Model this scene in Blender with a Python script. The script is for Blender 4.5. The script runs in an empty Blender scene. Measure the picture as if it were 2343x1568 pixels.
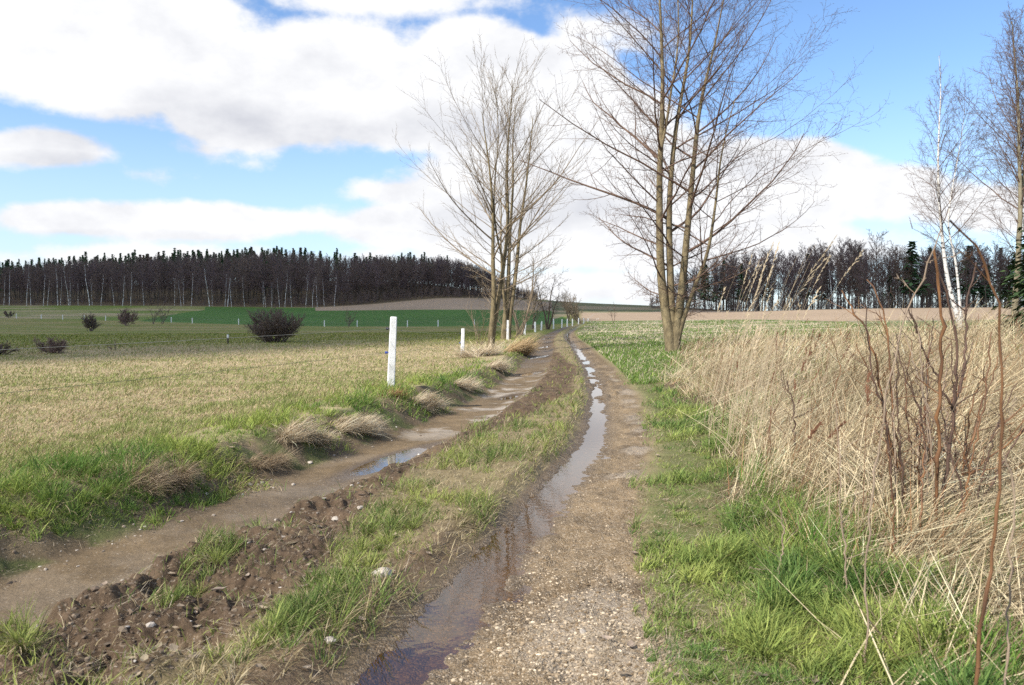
import bpy, math, random
import numpy as np
from mathutils import Vector
C = bpy.context
SC = C.scene
COL = SC.collection
R = math.radians
rng = np.random.default_rng(7)
random.seed(7)

# ------------------------------------------------------------------ camera
F = 1786.0; CX = 1171.0; HOR = 730.0; EYE = 1.5      # picture is measured on a 2342 x 1568 grid
cam_d = bpy.data.cameras.new('camera'); cam = bpy.data.objects.new('camera', cam_d); COL.objects.link(cam)
cam_d.sensor_width = 36.0; cam_d.lens = 36.0 * F / 2342.0
cam.location = (0, 0, EYE)
cam.rotation_euler = (R(90) - math.atan((784 - HOR) / F), 0, 0)
cam_d.clip_start = 0.05; cam_d.clip_end = 9000
cam_d.dof.use_dof = True; cam_d.dof.focus_distance = 11.0; cam_d.dof.aperture_fstop = 5.0
cam_d.lens_unit = 'MILLIMETERS'
SC.camera = cam
SKYK = (.132, .150, .168)
SUN_DIR = Vector((-0.58, -0.52, 0.68)).normalized()   # towards the sun

def row_z(r, Y): return EYE + (HOR - r) * Y / F
def col_x(x, Y): return (x - CX) * Y / F

# ------------------------------------------------------------------ numpy noise
def _hash(ix, iy, s):
    h = (ix.astype(np.int64) * 374761393 + iy.astype(np.int64) * 668265263 + s * 1274126177) & 0xFFFFFFFF
    h = ((h ^ (h >> 13)) * 1274126177) & 0xFFFFFFFF
    h = (h ^ (h >> 16)) & 0xFFFFFFFF
    return h.astype(np.float64) / 4294967295.0
def vnoise(x, y, s=0):
    x = np.asarray(x, float); y = np.asarray(y, float)
    ix = np.floor(x); iy = np.floor(y); fx = x - ix; fy = y - iy
    fx = fx * fx * (3 - 2 * fx); fy = fy * fy * (3 - 2 * fy)
    a = _hash(ix, iy, s); b = _hash(ix + 1, iy, s); c = _hash(ix, iy + 1, s); d = _hash(ix + 1, iy + 1, s)
    return (a + (b - a) * fx) * (1 - fy) + (c + (d - c) * fx) * fy
def fbm(x, y, sc, oct=4, s=0, gain=0.5):
    t = 0; a = 1; n = 0
    for o in range(oct):
        ang = 0.6 * o
        xx = (x * math.cos(ang) - y * math.sin(ang)) / sc + 17.3 * o
        yy = (x * math.sin(ang) + y * math.cos(ang)) / sc - 9.1 * o
        t = t + a * vnoise(xx, yy, s + o * 13); n += a; a *= gain; sc = sc * 0.5
    return t / n
def ss(x, a, b):
    t = np.clip((x - a) / (b - a), 0, 1); return t * t * (3 - 2 * t)
def mix(a, b, t): return a + (b - a) * t
def mixc(c1, c2, t): return c1 + (np.asarray(c2) - c1) * t[:, None]

# ------------------------------------------------------------------ terrain, large scale
_TX = np.array([-700, 0, 400, 700, 1000, 1171, 1350, 1550, 1900, 2342, 3000.0])
_TY = np.array([0.5, 12, 20, 40, 70, 110, 150, 200, 260, 300, 340, 400, 460, 560, 800, 1500, 5000.0])
def _k(c): return np.array(c, float)
_TZ = np.stack([
 #   .5 12  20  40   70   110  150  200  260  300  340  400  460  560  800 1500 5000
 _k([0, 0,  0,  0,   .0,  .2,  .5,  1.5, 4.0, 5.5, 9,   15,  19,  24,  10, -20, -20]),
 _k([0, 0,  0,  0,   .0,  .1,  .4,  1.4, 4.7, 6.4, 9.5, 15,  19.5,24,  10, -20, -20]),
 _k([0, 0,  0,  0,   .0,  .1,  .3,  1.5, 4.4, 6.0, 9.5, 17,  23,  27,  10, -20, -20]),
 _k([0, 0,  0,  0,   .0,  .0,  .1,  1.3, 4.1, 5.6, 9.0, 18,  26,  28,  10, -20, -20]),
 _k([0, 0,  0,  .0,  .0,  .0,  .1,  1.4, 4.3, 7.6, 11., 20,  25,  26,  10, -20, -20]),
 _k([0, 0,  0,  .0,  .1,  .1,  .3,  1.6, 4.2, 7.2, 10.2,13,  13,  9,   0,  -20, -20]),
 _k([0, 0,  0,  0.,  .1,  .3,  .6,  1.7, 3.6, 5.6, 7.6, 9.8, 8,   2,   -6, -20, -20]),
 _k([0, 0,  0,  .1,  .3,  .6,  .9,  2.0, 3.7, 5.5, 7.2, 9.0, 8,   2,   -6, -20, -20]),
 _k([0, 0,  .15,.4,  .6,  .9,  2.4, 4.4, 4.8, 4,   2,   -1,  -4,  -8,  -12,-20, -20]),
 _k([0, .1, .4, .7,  .9,  1.6, 3.4, 4.8, 4.6, 3,   1,   -2,  -5,  -8,  -12,-20, -20]),
 _k([0, .1, .4, .8,  1.1, 1.8, 3.4, 4.8, 4.6, 3,   1,   -2,  -5,  -8,  -12,-20, -20]),
])
_NA, _NL = 240, 500
_ga = np.linspace(math.atan((_TX[0] - CX) / F), math.atan((_TX[-1] - CX) / F), _NA)
_gl = np.linspace(math.log(0.5), math.log(5000), _NL)
_ta = np.arctan((_TX - CX) / F)
_tmp = np.stack([np.interp(np.exp(_gl), _TY, row) for row in _TZ])
_TG = np.stack([np.interp(_ga, _ta, _tmp[:, j]) for j in range(_NL)], 1)
def _blur(a, n, axis):
    k = np.exp(-0.5 * (np.arange(-3 * n, 3 * n + 1) / n) ** 2); k /= k.sum()
    pad = [(0, 0), (0, 0)]; pad[axis] = (3 * n, 3 * n)
    ap = np.pad(a, pad, mode='edge')
    return np.apply_along_axis(lambda v: np.convolve(v, k, 'valid'), axis, ap)
_TG = _blur(_blur(_TG, 8, 0), 5, 1)
def base_z(X, Y):
    X = np.asarray(X, float); Y = np.asarray(Y, float)
    th = np.clip(np.arctan2(X, Y), _ga[0], _ga[-1]); r = np.hypot(X, Y)
    yy = np.clip(r * np.cos(th), 0.5, 5000)
    fa = (th - _ga[0]) / (_ga[1] - _ga[0]); fl = (np.log(yy) - _gl[0]) / (_gl[1] - _gl[0])
    ia = np.clip(fa.astype(int), 0, _NA - 2); il = np.clip(fl.astype(int), 0, _NL - 2)
    fa = np.clip(fa - ia, 0, 1); fl = np.clip(fl - il, 0, 1)
    return (_TG[ia, il] * (1 - fa) + _TG[ia + 1, il] * fa) * (1 - fl) + (_TG[ia, il + 1] * (1 - fa) + _TG[ia + 1, il + 1] * fa) * fl

_R = np.array([(-40, -14), (-5, -3.6), (0, -1.9), (1.5, -1.12), (3.2, -.50), (4.2, -.27), (5, -.06), (7.24, .44), (8.93, .86), (10.7, 1.19), (15.8, 1.80), (24.4, 2.48), (44.6, 3.6), (55, 4.0), (67, 4.75), (82, 6.1), (99, 7.9), (135, 12), (178, 17), (230, 24), (300, 40)])
_L = np.array([(-40, -16), (-5, -6.0), (0, -4.15), (2.5, -3.2), (4.06, -2.66), (5.25, -2.36), (6.7, -1.97), (8.1, -1.62), (9.24, -1.34), (11.6, -.82), (15.8, -.1), (22.3, .58), (38, 1.55), (53.6, 2.3), (66, 3.2), (80, 4.4), (98, 6.2), (134, 10.3), (178, 15.2), (230, 22), (300, 38)])
_D = np.array([(-20, 1.5), (0, 1.6), (3.2, 1.75), (4, 1.55), (5.7, 1.65), (8.4, 2.15), (12.2, 2.8), (19, 3.6), (28, 5.6), (38, 8.0), (60, 16), (100, 30), (300, 90)])
def _curve(T):
    ys = np.linspace(-40, 300, 3401)
    v = np.interp(ys, T[:, 0], T[:, 1])
    # smoothing width grows with distance: blend two blurs
    def g(a, n):
        k = np.exp(-0.5 * (np.arange(-3 * n, 3 * n + 1) / n) ** 2); k /= k.sum()
        return np.convolve(np.pad(a, (3 * n, 3 * n), mode='edge'), k, 'valid')
    a = g(v, 5); b = g(v, 30)
    t = ss(ys, 12, 40); return ys, a * (1 - t) + b * t
_Rc = _curve(_R); _Lc = _curve(_L); _Dc = _curve(_D)
def XR(Y): return np.interp(Y, *_Rc)
def XL(Y): return np.interp(Y, *_Lc)
def XD(Y): return np.interp(Y, *_Dc)
def slope_cos(Y):
    s = (XR(Y + 0.5) - XR(Y - 0.5)); return 1 / np.sqrt(1 + s * s)

PUD = (-1.33, 8.75, 0.24, 0.95)     # puddle centre x, y, half-width, half-length (along the rut)
def pud_e(X, Y, p=PUD):
    dy = Y - p[1]; dx = X - p[0] - 0.32 * dy
    return np.sqrt((dx / p[2]) ** 2 + (dy / p[3]) ** 2)
PUDS = [(-.02, 15.9, .16, .5), (.56, 22.6, .22, 1.1), (1.28, 33.0, .20, 3.2), (1.78, 43.5, .26, 5.0), (2.9, 61, .2, 5)]

def fields(X, Y):
    """Everything about the ground at X, Y: height and material weights."""
    X = np.asarray(X, float); Y = np.asarray(Y, float)
    D = {}
    cs = slope_cos(Y)
    wob = (fbm(X, Y, 0.9, 3, 5) - .5) * ss(Y, 0, 3)
    dR = (X - XR(Y)) * cs; dL = (X - XL(Y)) * cs
    far = 1 - ss(Y, 120, 200)                     # track relief fades far off
    near = ss(50 - Y, 0, 20)
    r1 = fbm(X, Y, 0.35, 4, 11); r2 = fbm(X, Y, 0.12, 3, 23); r3 = fbm(X, Y, 3.0, 3, 31)
    z = base_z(X, Y)
    gap = np.maximum((XR(Y) - XL(Y)) * cs, .8)
    # profile right rut
    d = dR + wob * 0.16
    pr = np.interp(d, [-.66, -.42, -.32, -.19, -.08, .04, .11, .34, .75, 1.1], [.03, .03, -.035, -.068, -.112, -.106, -.078, -.045, -.012, .0])
    d2 = dL + wob * 0.22
    pl = np.interp(d2, [-2.6, -1.5, -.95, -.72, -.55, -.42, -.2, .15, .36, .5, .75], [.0, .0, .0, -.01, -.05, -.075, -.085, -.085, -.06, .01, .03])
    strip = ss(dL, .35, .6) * ss(-dR, .25, .45)
    prof = np.where(dR > -gap * .5, pr, pl)
    prof = np.where(strip > 0, np.minimum(prof, .05), prof)
    z = z + prof * far
    # bank on the left of the track
    bh = np.interp(Y, [-10, 0, 3, 6, 10, 13, 17, 24, 28, 34, 46, 60, 90, 130], [.35, .3, .26, .26, .30, .34, .24, .16, .16, .2, .26, .2, .1, 0])
    bank = ss(-d2, .55, 1.15) * (1 - .55 * ss(-dL, 1.5, 4.5)) * (1 - .8 * ss(-dL, 5, 16))
    bank = bank * (0.85 + .3 * fbm(X, Y, 1.3, 2, 77))
    z = z + bank * bh
    # field relief
    fieldL = ss(-dL, 1.2, 2.6)
    z = z + fieldL * ((fbm(X, Y, 6, 3, 41) - .5) * .10 * ss(90 - Y, 0, 40) + (r1 - .5) * .05 * near)
    dry = ss(X - XD(Y) + (fbm(X, Y, 1.6, 3, 55) - .5) * 1.2, -.15, .35)
    z = z + dry * (.05 + .14 * ss(X - XD(Y), 0, 2.5) * (fbm(X, Y, 1.4, 3, 61))) * near
    # churned mud left part of the strip
    ch_w = np.interp(Y, [-5, 2, 4.6, 6, 8, 10, 12, 15, 22, 30, 36], [1.4, 1.4, 1.28, .95, .80, .72, .85, 1.3, 1.25, 1.0, .3])
    churn = ss(dL, .32, .55) * (1 - ss(dL + (r3 - .5) * .5, ch_w - .12, ch_w + .18)) * ss(40 - Y, 0, 8)
    r4 = fbm(X, Y, .05, 3, 29); clod = np.maximum(r1 - .48, 0) * .15 + np.abs(r2 - .5) * .11 + (r4 - .5) * .03 - np.maximum(.42 - r1, 0) * .42
    lip = np.exp(-((dL - .56) / .13) ** 2) * (fbm(X, Y, .5, 2, 91) - .25) * .13 * ss(9 - Y, 0, 3)
    z = z + churn * clod * (0.55 + .8 * ss(9 - Y, 0, 6)) + lip * ss(dL, .4, .5)
    grooveN = fbm(X, Y, .25, 3, 88)
    z = z - churn * ss(grooveN, .62, .74) * .06
    # grass strip lumps
    gstrip = ss(dL, .5, .8) * ss(-dR, .24, .34) * (1 - churn)
    z = z + gstrip * ((r1 - .5) * .07 + .02)
    # small roughness on mud and gravel
    mudL = ss(dL, -.62, -.45) * (1 - ss(dL, .4, .55))
    z = z + mudL * ((fbm(X, Y, .06, 2, 3) - .5) * .006 + (fbm(X, Y, .7, 2, 4) - .5) * .03)
    grav = ss(dR, -.30, -.18) * (1 - ss(dR + (r3 - .5) * .5, np.interp(Y, [0, 4, 8, 16, 30, 60], [.95, .85, .60, .55, .4, .3]), np.interp(Y, [0, 4, 8, 16, 30, 60], [1.1, 1.05, .8, .75, .6, .5])))
    z = z + grav * ((fbm(X, Y, .09, 3, 15) - .5) * .045 + (r1 - .5) * .10 * ss(dR, .12, .4))
    # poking stones / narrowing of water further off
    z = z + ss(dR, -.3, -.15) * (1 - ss(dR, .3, .5)) * ss(Y, 11, 16) * (1 - ss(Y, 60, 80)) * ss(fbm(X, Y, .3, 3, 19), .60, .78) * .055
    # embankment face roughness
    face = ss(-d2, .45, .6) * (1 - ss(-d2, 1.0, 1.3))
    z = z + face * (r1 - .5) * .14 * ss(30 - Y, 0, 10)
    # puddles
    pe = pud_e(X, Y)
    z = z - (1 - ss(pe, .5, 1.25)) * .035
    for p in PUDS: z = z - (1 - ss(pud_e(X, Y, p), .5, 1.2)) * .03
    D.update(z=z, dR=dR, dL=dL, d2=d2, churn=churn, grav=grav, mudL=mudL, gstrip=gstrip, dry=dry, face=face, fieldL=fieldL, r1=r1, r2=r2, r3=r3, bank=bank, far=far, gap=gap)
    return D
def ground_z(x, y): return float(fields(np.array([x]), np.array([y]))['z'][0])

# ------------------------------------------------------------------ materials
def new_mat(name):
    m = bpy.data.materials.new(name); m.use_nodes = True
    nt = m.node_tree; b = nt.nodes['Principled BSDF']; return m, nt, b
def link(nt, a, b): nt.links.new(a, b)
def node(nt, t, **kw):
    n = nt.nodes.new(t)
    for k, v in kw.items():
        if k in n.inputs.keys(): n.inputs[k].default_value = v
        else: setattr(n, k, v)
    return n
def math_node(nt, op, a, b=None, c=None, clamp=False):
    n = nt.nodes.new('ShaderNodeMath'); n.operation = op; n.use_clamp = clamp
    for i, v in enumerate((a, b, c)):
        if v is None: continue
        if isinstance(v, (int, float)): n.inputs[i].default_value = v
        else: nt.links.new(v, n.inputs[i])
    return n.outputs[0]
def mixcol(nt, fac, a, b, mode='MIX'):
    n = nt.nodes.new('ShaderNodeMix'); n.data_type = 'RGBA'; n.blend_type = mode
    for s, v in ((n.inputs[0], fac), (n.inputs[6], a), (n.inputs[7], b)):
        if isinstance(v, (int, float)): s.default_value = v
        elif isinstance(v, tuple): s.default_value = (v[0], v[1], v[2], 1)
        else: nt.links.new(v, s)
    return n.outputs[2]
def noise_mat(name, c1, c2, scale=8, rough=.85, bump=.3, bscale=40, coords='Object', stretch=(1, 1, 1), spec=.3):
    m, nt, b = new_mat(name)
    tc = node(nt, 'ShaderNodeTexCoord'); mp = node(nt, 'ShaderNodeMapping'); mp.inputs['Scale'].default_value = stretch
    link(nt, tc.outputs[coords], mp.inputs[0])
    n1 = node(nt, 'ShaderNodeTexNoise', Scale=scale, Detail=6.0, Roughness=.65); link(nt, mp.outputs[0], n1.inputs['Vector'])
    cr = node(nt, 'ShaderNodeValToRGB'); cr.color_ramp.elements[0].position = .32; cr.color_ramp.elements[1].position = .68
    cr.color_ramp.elements[0].color = (*c1, 1); cr.color_ramp.elements[1].color = (*c2, 1)
    link(nt, n1.outputs[0], cr.inputs[0]); link(nt, cr.outputs[0], b.inputs['Base Color'])
    b.inputs['Roughness'].default_value = rough; b.inputs['Specular IOR Level'].default_value = spec
    n2 = node(nt, 'ShaderNodeTexNoise', Scale=bscale, Detail=4.0); link(nt, mp.outputs[0], n2.inputs['Vector'])
    bp = node(nt, 'ShaderNodeBump', Strength=bump, Distance=.02); link(nt, n2.outputs[0], bp.inputs['Height']); link(nt, bp.outputs[0], b.inputs['Normal'])
    return m
def blade_mat(name, trans=.3, rough=.6):
    """Colour per blade from the mesh attribute; a little light passes through."""
    m, nt, b = new_mat(name)
    at = node(nt, 'ShaderNodeAttribute', attribute_name='tint')
    link(nt, at.outputs['Color'], b.inputs['Base Color'])
    b.inputs['Roughness'].default_value = rough; b.inputs['Specular IOR Level'].default_value = .14
    tr = node(nt, 'ShaderNodeBsdfTranslucent'); link(nt, at.outputs['Color'], tr.inputs['Color'])
    ms = node(nt, 'ShaderNodeMixShader'); ms.inputs[0].default_value = trans
    link(nt, b.outputs[0], ms.inputs[1]); link(nt, tr.outputs[0], ms.inputs[2])
    link(nt, ms.outputs[0], nt.nodes['Material Output'].inputs['Surface'])
    return m

# ------------------------------------------------------------------ mesh helpers
def np_mesh(name, V, quads=None, tris=None, mat=None, smooth=False, colattr=None, colname='tint'):
    """colattr: per-vertex rgb."""
    me = bpy.data.meshes.new(name)
    V = np.asarray(V, np.float32)
    nq = 0 if quads is None else len(quads); nt_ = 0 if tris is None else len(tris)
    loops = []
    if nq: loops.append(np.asarray(quads, np.int32).ravel())
    if nt_: loops.append(np.asarray(tris, np.int32).ravel())
    L = np.concatenate(loops)
    me.vertices.add(len(V)); me.vertices.foreach_set('co', V.ravel())
    me.loops.add(len(L)); me.loops.foreach_set('vertex_index', L)
    me.polygons.add(nq + nt_)
    st = np.concatenate([np.arange(nq) * 4, nq * 4 + np.arange(nt_) * 3]).astype(np.int32)
    me.polygons.foreach_set('loop_start', st)
    me.polygons.foreach_set('use_smooth', np.full(nq + nt_, smooth, bool))
    if mat is not None: me.materials.append(mat)
    me.update(calc_edges=True)
    if colattr is not None:
        a = me.color_attributes.new(colname, 'FLOAT_COLOR', 'POINT')
        c = np.ones((len(V), 4), np.float32); c[:, :3] = colattr
        a.data.foreach_set('color', c.ravel())
    return me
def obj(name, me, parent=None, **props):
    o = bpy.data.objects.new(name, me); COL.objects.link(o)
    if parent is not None: o.parent = parent
    for k, v in props.items(): o[k] = v
    return o
def thing(name, label, cat, loc=(0, 0, 0), rz=0, group=None, scale=1):
    o = bpy.data.objects.new(name, None); COL.objects.link(o)
    o.location = loc; o.rotation_euler = (0, 0, rz); o.scale = (scale,) * 3 if not isinstance(scale, tuple) else scale
    o.empty_display_size = .1
    o['label'] = label; o['category'] = cat
    if group: o['group'] = group
    return o
def dup(root, loc, rz, label=None, group=None, scale=None):
    r = root.copy(); COL.objects.link(r); r.location = loc; r.rotation_euler = (0, 0, rz)
    if scale is not None: r.scale = scale
    if label: r['label'] = label
    if group: r['group'] = group
    for ch in list(root.children):
        c = ch.copy(); COL.objects.link(c); c.parent = r
        for g in list(ch.children):
            d = g.copy(); COL.objects.link(d); d.parent = c
    return r

def tube_geo(P, Rr, k):
    """P (m,n,3) points, Rr (m,n) radii -> verts, quads (open tubes; the tip closes by tapering)."""
    m, n, _ = P.shape
    T = np.gradient(P, axis=1); T /= np.linalg.norm(T, axis=2, keepdims=True) + 1e-9
    ref = np.zeros_like(T); ax = np.abs(T[:, :1, 2:3]) > .9
    ref[..., 0] = np.where(ax[..., 0], 1, 0); ref[..., 2] = np.where(ax[..., 0], 0, 1)
    A = np.cross(T, ref); A /= np.linalg.norm(A, axis=2, keepdims=True) + 1e-9
    B = np.cross(T, A)
    ang = np.arange(k) * 2 * math.pi / k
    V = P[:, :, None, :] + Rr[:, :, None, None] * (np.cos(ang)[None, None, :, None] * A[:, :, None, :] + np.sin(ang)[None, None, :, None] * B[:, :, None, :])
    idx = np.arange(m * n * k).reshape(m, n, k)
    a = idx[:, :-1, :]; b = np.roll(a, -1, 2); d = idx[:, 1:, :]; c = np.roll(d, -1, 2)
    return V.reshape(-1, 3), np.stack([a, b, c, d], -1).reshape(-1, 4)
class Geo:
    def __init__(s): s.v = []; s.q = []; s.t = []; s.c = []; s.n = 0
    def add(s, V, quads=None, tris=None, col=None):
        V = np.asarray(V, float).reshape(-1, 3)
        if quads is not None and len(quads): s.q.append(np.asarray(quads) + s.n)
        if tris is not None and len(tris): s.t.append(np.asarray(tris) + s.n)
        s.v.append(V); s.n += len(V)
        if col is not None:
            col = np.asarray(col, float)
            s.c.append(np.broadcast_to(col, V.shape).copy() if col.ndim == 1 else col)
    def tube(s, P, Rr, k=3, col=None):
        P = np.asarray(P, float); Rr = np.asarray(Rr, float)
        if P.ndim == 2: P = P[None]; Rr = Rr[None]
        V, Q = tube_geo(P, Rr, k); s.add(V, Q, None, col)
    def mesh(s, name, mat, smooth=False):
        return np_mesh(name, np.concatenate(s.v), np.concatenate(s.q) if s.q else None, np.concatenate(s.t) if s.t else None, mat, smooth,
                       np.concatenate(s.c) if s.c else None)

def unit(v): return v / (np.linalg.norm(v, axis=-1, keepdims=True) + 1e-9)
def grow(S, Dr, Ln, Rd, n, up=.1, wig=.12, taper=.35, rg=None, upend=0.0):
    """Vectorised branch growth: n steps. up = pull to vertical per step."""
    rg = rg or rng
    m = len(S); P = np.zeros((m, n + 1, 3)); P[:, 0] = S; D = unit(Dr.copy())
    st = (Ln / n)[:, None]
    for i in range(n):
        w = rg.normal(0, wig, (m, 3)); D = D + w; D[:, 2] += up + upend * (i / n); D = unit(D)
        P[:, i + 1] = P[:, i] + D * st
    t = np.linspace(0, 1, n + 1)[None, :]
    Rr = Rd[:, None] * (1 - (1 - taper) * t)
    return P, Rr
def spawn(P, Rr, Ln, c, t0, t1, ang, rg=None, lratio=.4, lfall=.5, rratio=.5, minr=.002, angj=.2, planar=0.0, lens_fn=None):
    rg = rg or rng
    m, n1, _ = P.shape; n = n1 - 1
    t = (np.linspace(t0, t1, c)[None, :] + rg.uniform(-.5, .5, (m, c)) * (t1 - t0) / c).clip(0.02, .99)
    fi = t * n; i = np.minimum(fi.astype(int), n - 1); f = (fi - i)[..., None]
    ar = np.arange(m)[:, None]
    A = P[ar, i]; B = P[ar, i + 1]
    S = A + (B - A) * f; T = unit(B - A)
    rr = Rr[ar, i] * (1 - f[..., 0]) + Rr[ar, i + 1] * f[..., 0]
    rnd = rg.normal(0, 1, (m, c, 3)); 
    phi = (np.arange(c)[None, :] * 2.4 + rg.uniform(0, 6.28, (m, 1)))
    ref = np.where(np.abs(T[..., 2:3]) > .9, np.array([1., 0, 0]), np.array([0, 0, 1.]))
    N1 = unit(np.cross(T, ref)); N2 = np.cross(T, N1)
    N = N1 * np.cos(phi)[..., None] + N2 * np.sin(phi)[..., None] + rnd * .15
    N = unit(N)
    a = (ang + rg.normal(0, angj, (m, c)))[..., None]
    D = T * np.cos(a) + N * np.sin(a)
    L = Ln[:, None] * lratio * (1 - lfall * t) * rg.uniform(.65, 1.2, (m, c))
    if lens_fn is not None: L = lens_fn(S, t, L)
    rad = np.maximum(rr * rratio * rg.uniform(.8, 1.1, (m, c)), minr)
    return S.reshape(-1, 3), D.reshape(-1, 3), L.ravel(), rad.ravel()

# ------------------------------------------------------------------ ground sheet
A3 = np.array
PAST_D = A3([.36, .285, .17]); PAST_G = A3([.19, .20, .075]); MUD = A3([.155, .112, .066]); MUDW = A3([.10, .073, .05])
CHURN = A3([.105, .073, .048]); GRAV = A3([.225, .165, .10]); PALE = A3([.42, .38, .33]); SOILG = A3([.20, .155, .09])
WHEAT = A3([.055, .13, .022]); PLOW = A3([.34, .255, .175]); ROUGH = A3([.20, .20, .075])
def px_of(X, Y): return CX + F * X / np.maximum(Y, 1e-3)
def brown_start(px): return np.interp(px, [1250, 1300, 1550, 1900, 2342], [178, 170, 158, 112, 100])
def wood_start(px): return np.interp(px, [-700, 0, 400, 700, 730, 860, 1000, 1060, 1171, 1230, 1240, 1480, 1490, 1560, 1700, 1900, 2342, 3000], [300, 300, 300, 292, 291, 306, 332, 338, 345, 360, 900, 900, 305, 290, 250, 200, 190, 190])
def fence_far(px): return np.interp(px, [-700, 100, 490, 700, 950, 1171, 1300], [230, 196, 158, 142, 138, 138, 150])
def ground_colour(X, Y, D):
    n = len(X)
    px = px_of(X, Y); a1 = D['r1']; a2 = D['r2']; a3 = D['r3']
    big = fbm(X, Y, 9, 4, 101); mid = fbm(X, Y, 1.7, 4, 103); fine = fbm(X, Y, .3, 3, 107)
    dist = np.hypot(X, Y)
    # pasture
    greenw = .10 + ss(mid * .4 + fine * .6 + (big - .5) * .35, .38, .68) * .42
    greenw = np.maximum(greenw, ss(dist + (big - .5) * 30, 26, 60) * (.72 + .5 * (mid - .5)))
    greenw = np.maximum(greenw, (1 - ss(dist + (big - .5) * 4, 6, 11)) * .75 * ss(fine, .3, .6))
    col = mixc(np.tile(PAST_D, (n, 1)), PAST_G, np.clip(greenw, 0, 1))
    col = mixc(col, A3([.27, .2, .13]), ss(fbm(X, Y / 1.0, 14, 3, 111), .56, .7) * .5 * ss(dist, 30, 60))
    col = mixc(col, mixc(np.tile(A3([.145, .165, .03]), (n, 1)), A3([.22, .19, .07]), ss(fbm(X / 1.6, Y, 6, 4, 113), .45, .62)), ss(dist, 50, 75) * .85)
    # right-hand meadow
    right = ss(D['dR'], .6, 1.0)
    mead = mixc(mixc(np.tile(A3([.10, .14, .045]), (n, 1)), A3([.22, .18, .10]), ss(mid, .45, .65) * .7), A3([.135, .135, .055]) , (1 - ss(Y, 14, 30)) * .9)
    pale = ss(fbm(X / 3.0, Y / 1.0, 4, 4, 121), .50, .62) * ss(Y, 55, 75) * .75
    mead = mixc(mead, A3([.40, .35, .27]), pale)
    mead = mixc(mead, A3([.08, .15, .035]), ss(fbm(X / 4, Y, 8, 3, 127), .5, .62) * ss(Y, 40, 60) * .6)
    col = col * (1 - right[:, None]) + mead * right[:, None]
    # the soil under tall dry grass
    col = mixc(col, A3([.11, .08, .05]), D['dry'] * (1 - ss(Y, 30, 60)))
    # fields far off
    ff = fence_far(px)
    left = (px < 1300)
    wb = ss(Y - ff, 0, 1.5) * left
    rough = mixc(np.tile(ROUGH, (n, 1)), A3([.12, .165, .03]), ss(fbm(X, Y * 1.5, 25, 4, 131), .42, .6))
    rough = mixc(rough, A3([.32, .26, .16]), ss(fbm(X / 3, Y, 10, 3, 133), .54, .66) * .8)
    col = mixc(col, A3([0, 0, 0]), wb) + rough * wb[:, None]
    wl = np.interp(Y, [150, 200, 265], [280, 350, 470])      # left edge of the wheat (picture x)
    wr = np.interp(Y, [150, 200, 262], [1310, 1290, 1262])
    wheat = ss(Y - ff, .5, 2.5) * (px > wl) * (px < wr) * (1 - ss(Y, 258.5, 260.5)) * (1 - ss(Y, np.interp(px, [300, 470, 700, 730], [246, 262, 290, 262]), np.interp(px, [300, 470, 700, 730], [250, 268, 291, 264])))
    wheat = np.where(px < 730, ss(Y - ff, .5, 2.5) * (px > wl) * (1 - ss(Y - wood_start(px) + 10, 0, 6)), wheat)
    wc = WHEAT * (0.82 + .36 * fbm(X, Y, 20, 4, 137))[:, None]
    rows = .5 + .5 * np.sin((X * .8 + Y * .15) * 2 * math.pi / 1.6)
    wc = mixc(wc, A3([.12, .13, .06]), rows * .12)
    col = col * (1 - wheat[:, None]) + wc * wheat[:, None]
    plowL = (px > 722) * (px < 1262) * ss(Y, 259, 261) * (1 - ss(Y - wood_start(np.minimum(px, 1180)) + 4, 0, 3))
    plowR = (px > 1300) * ss(Y - brown_start(px), 0, 3) * (1 - ss(Y, np.interp(px, [1300, 1480, 1560, 1700, 1900, 2342], [244, 250, 280, 244, 194, 184]), np.interp(px, [1300, 1480, 1560, 1700, 1900, 2342], [250, 256, 288, 249, 198, 188])))
    plowR = np.where(px < 1340, plowR * ss(px, 1318, 1335), plowR)
    pc = PLOW * (0.85 + .3 * fbm(X, Y, 18, 3, 141) + .16 * (fbm(X, Y, .8, 2, 142) - .5))[:, None]
    pc = mixc(pc, A3([.15, .11, .085]), (.5 + .5 * np.sin((X * .2 + Y) * 2 * math.pi / 4.2)) * .22)
    pl = np.clip(plowL + plowR, 0, 1)
    col = col * (1 - pl[:, None]) + pc * pl[:, None]
    # green and tan slope beyond, in the middle
    sl = (px > 1262) * (px < 1520) * ss(Y, np.interp(px, [1262, 1320, 1480, 1520], [180, 246, 252, 262]), np.interp(px, [1262, 1320, 1480, 1520], [184, 250, 256, 266]))
    sc_ = mixc(np.tile(A3([.12, .13, .06]), (n, 1)), A3([.24, .2, .12]), ss(fbm(X / 2, Y, 16, 4, 151), .42, .62))
    col = col * (1 - sl[:, None]) + sc_ * sl[:, None]
    # woodland floor
    wf = ss(Y - wood_start(px), -6, 0)
    col = mixc(col, A3([.10, .075, .045]), wf)
    # bank, strips, ruts
    f = D['far']
    gs = D['gstrip'] * f
    col = mixc(col, SOILG * 1.0, gs * .8)
    ed = ss(D['dR'], -.7, -.45) * (1 - ss(D['dR'], -.3, -.2)) * (1 - ss(Y, 4.8, 6.2)); col = mixc(col, A3([.17, .12, .075]), ed)
    tr = ss(D['dL'], -.75, -.5) * (1 - ss(D['dR'], .55, .9)) * (1 - ss(Y, 60, 90)) 
    col = mixc(col, MUD, tr * (1 - gs))
    mud = MUD * (.70 + .55 * mid + .35 * (fine - .5) + .25 * (fbm(X, Y, .08, 3, 163) - .5))[:, None]
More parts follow.
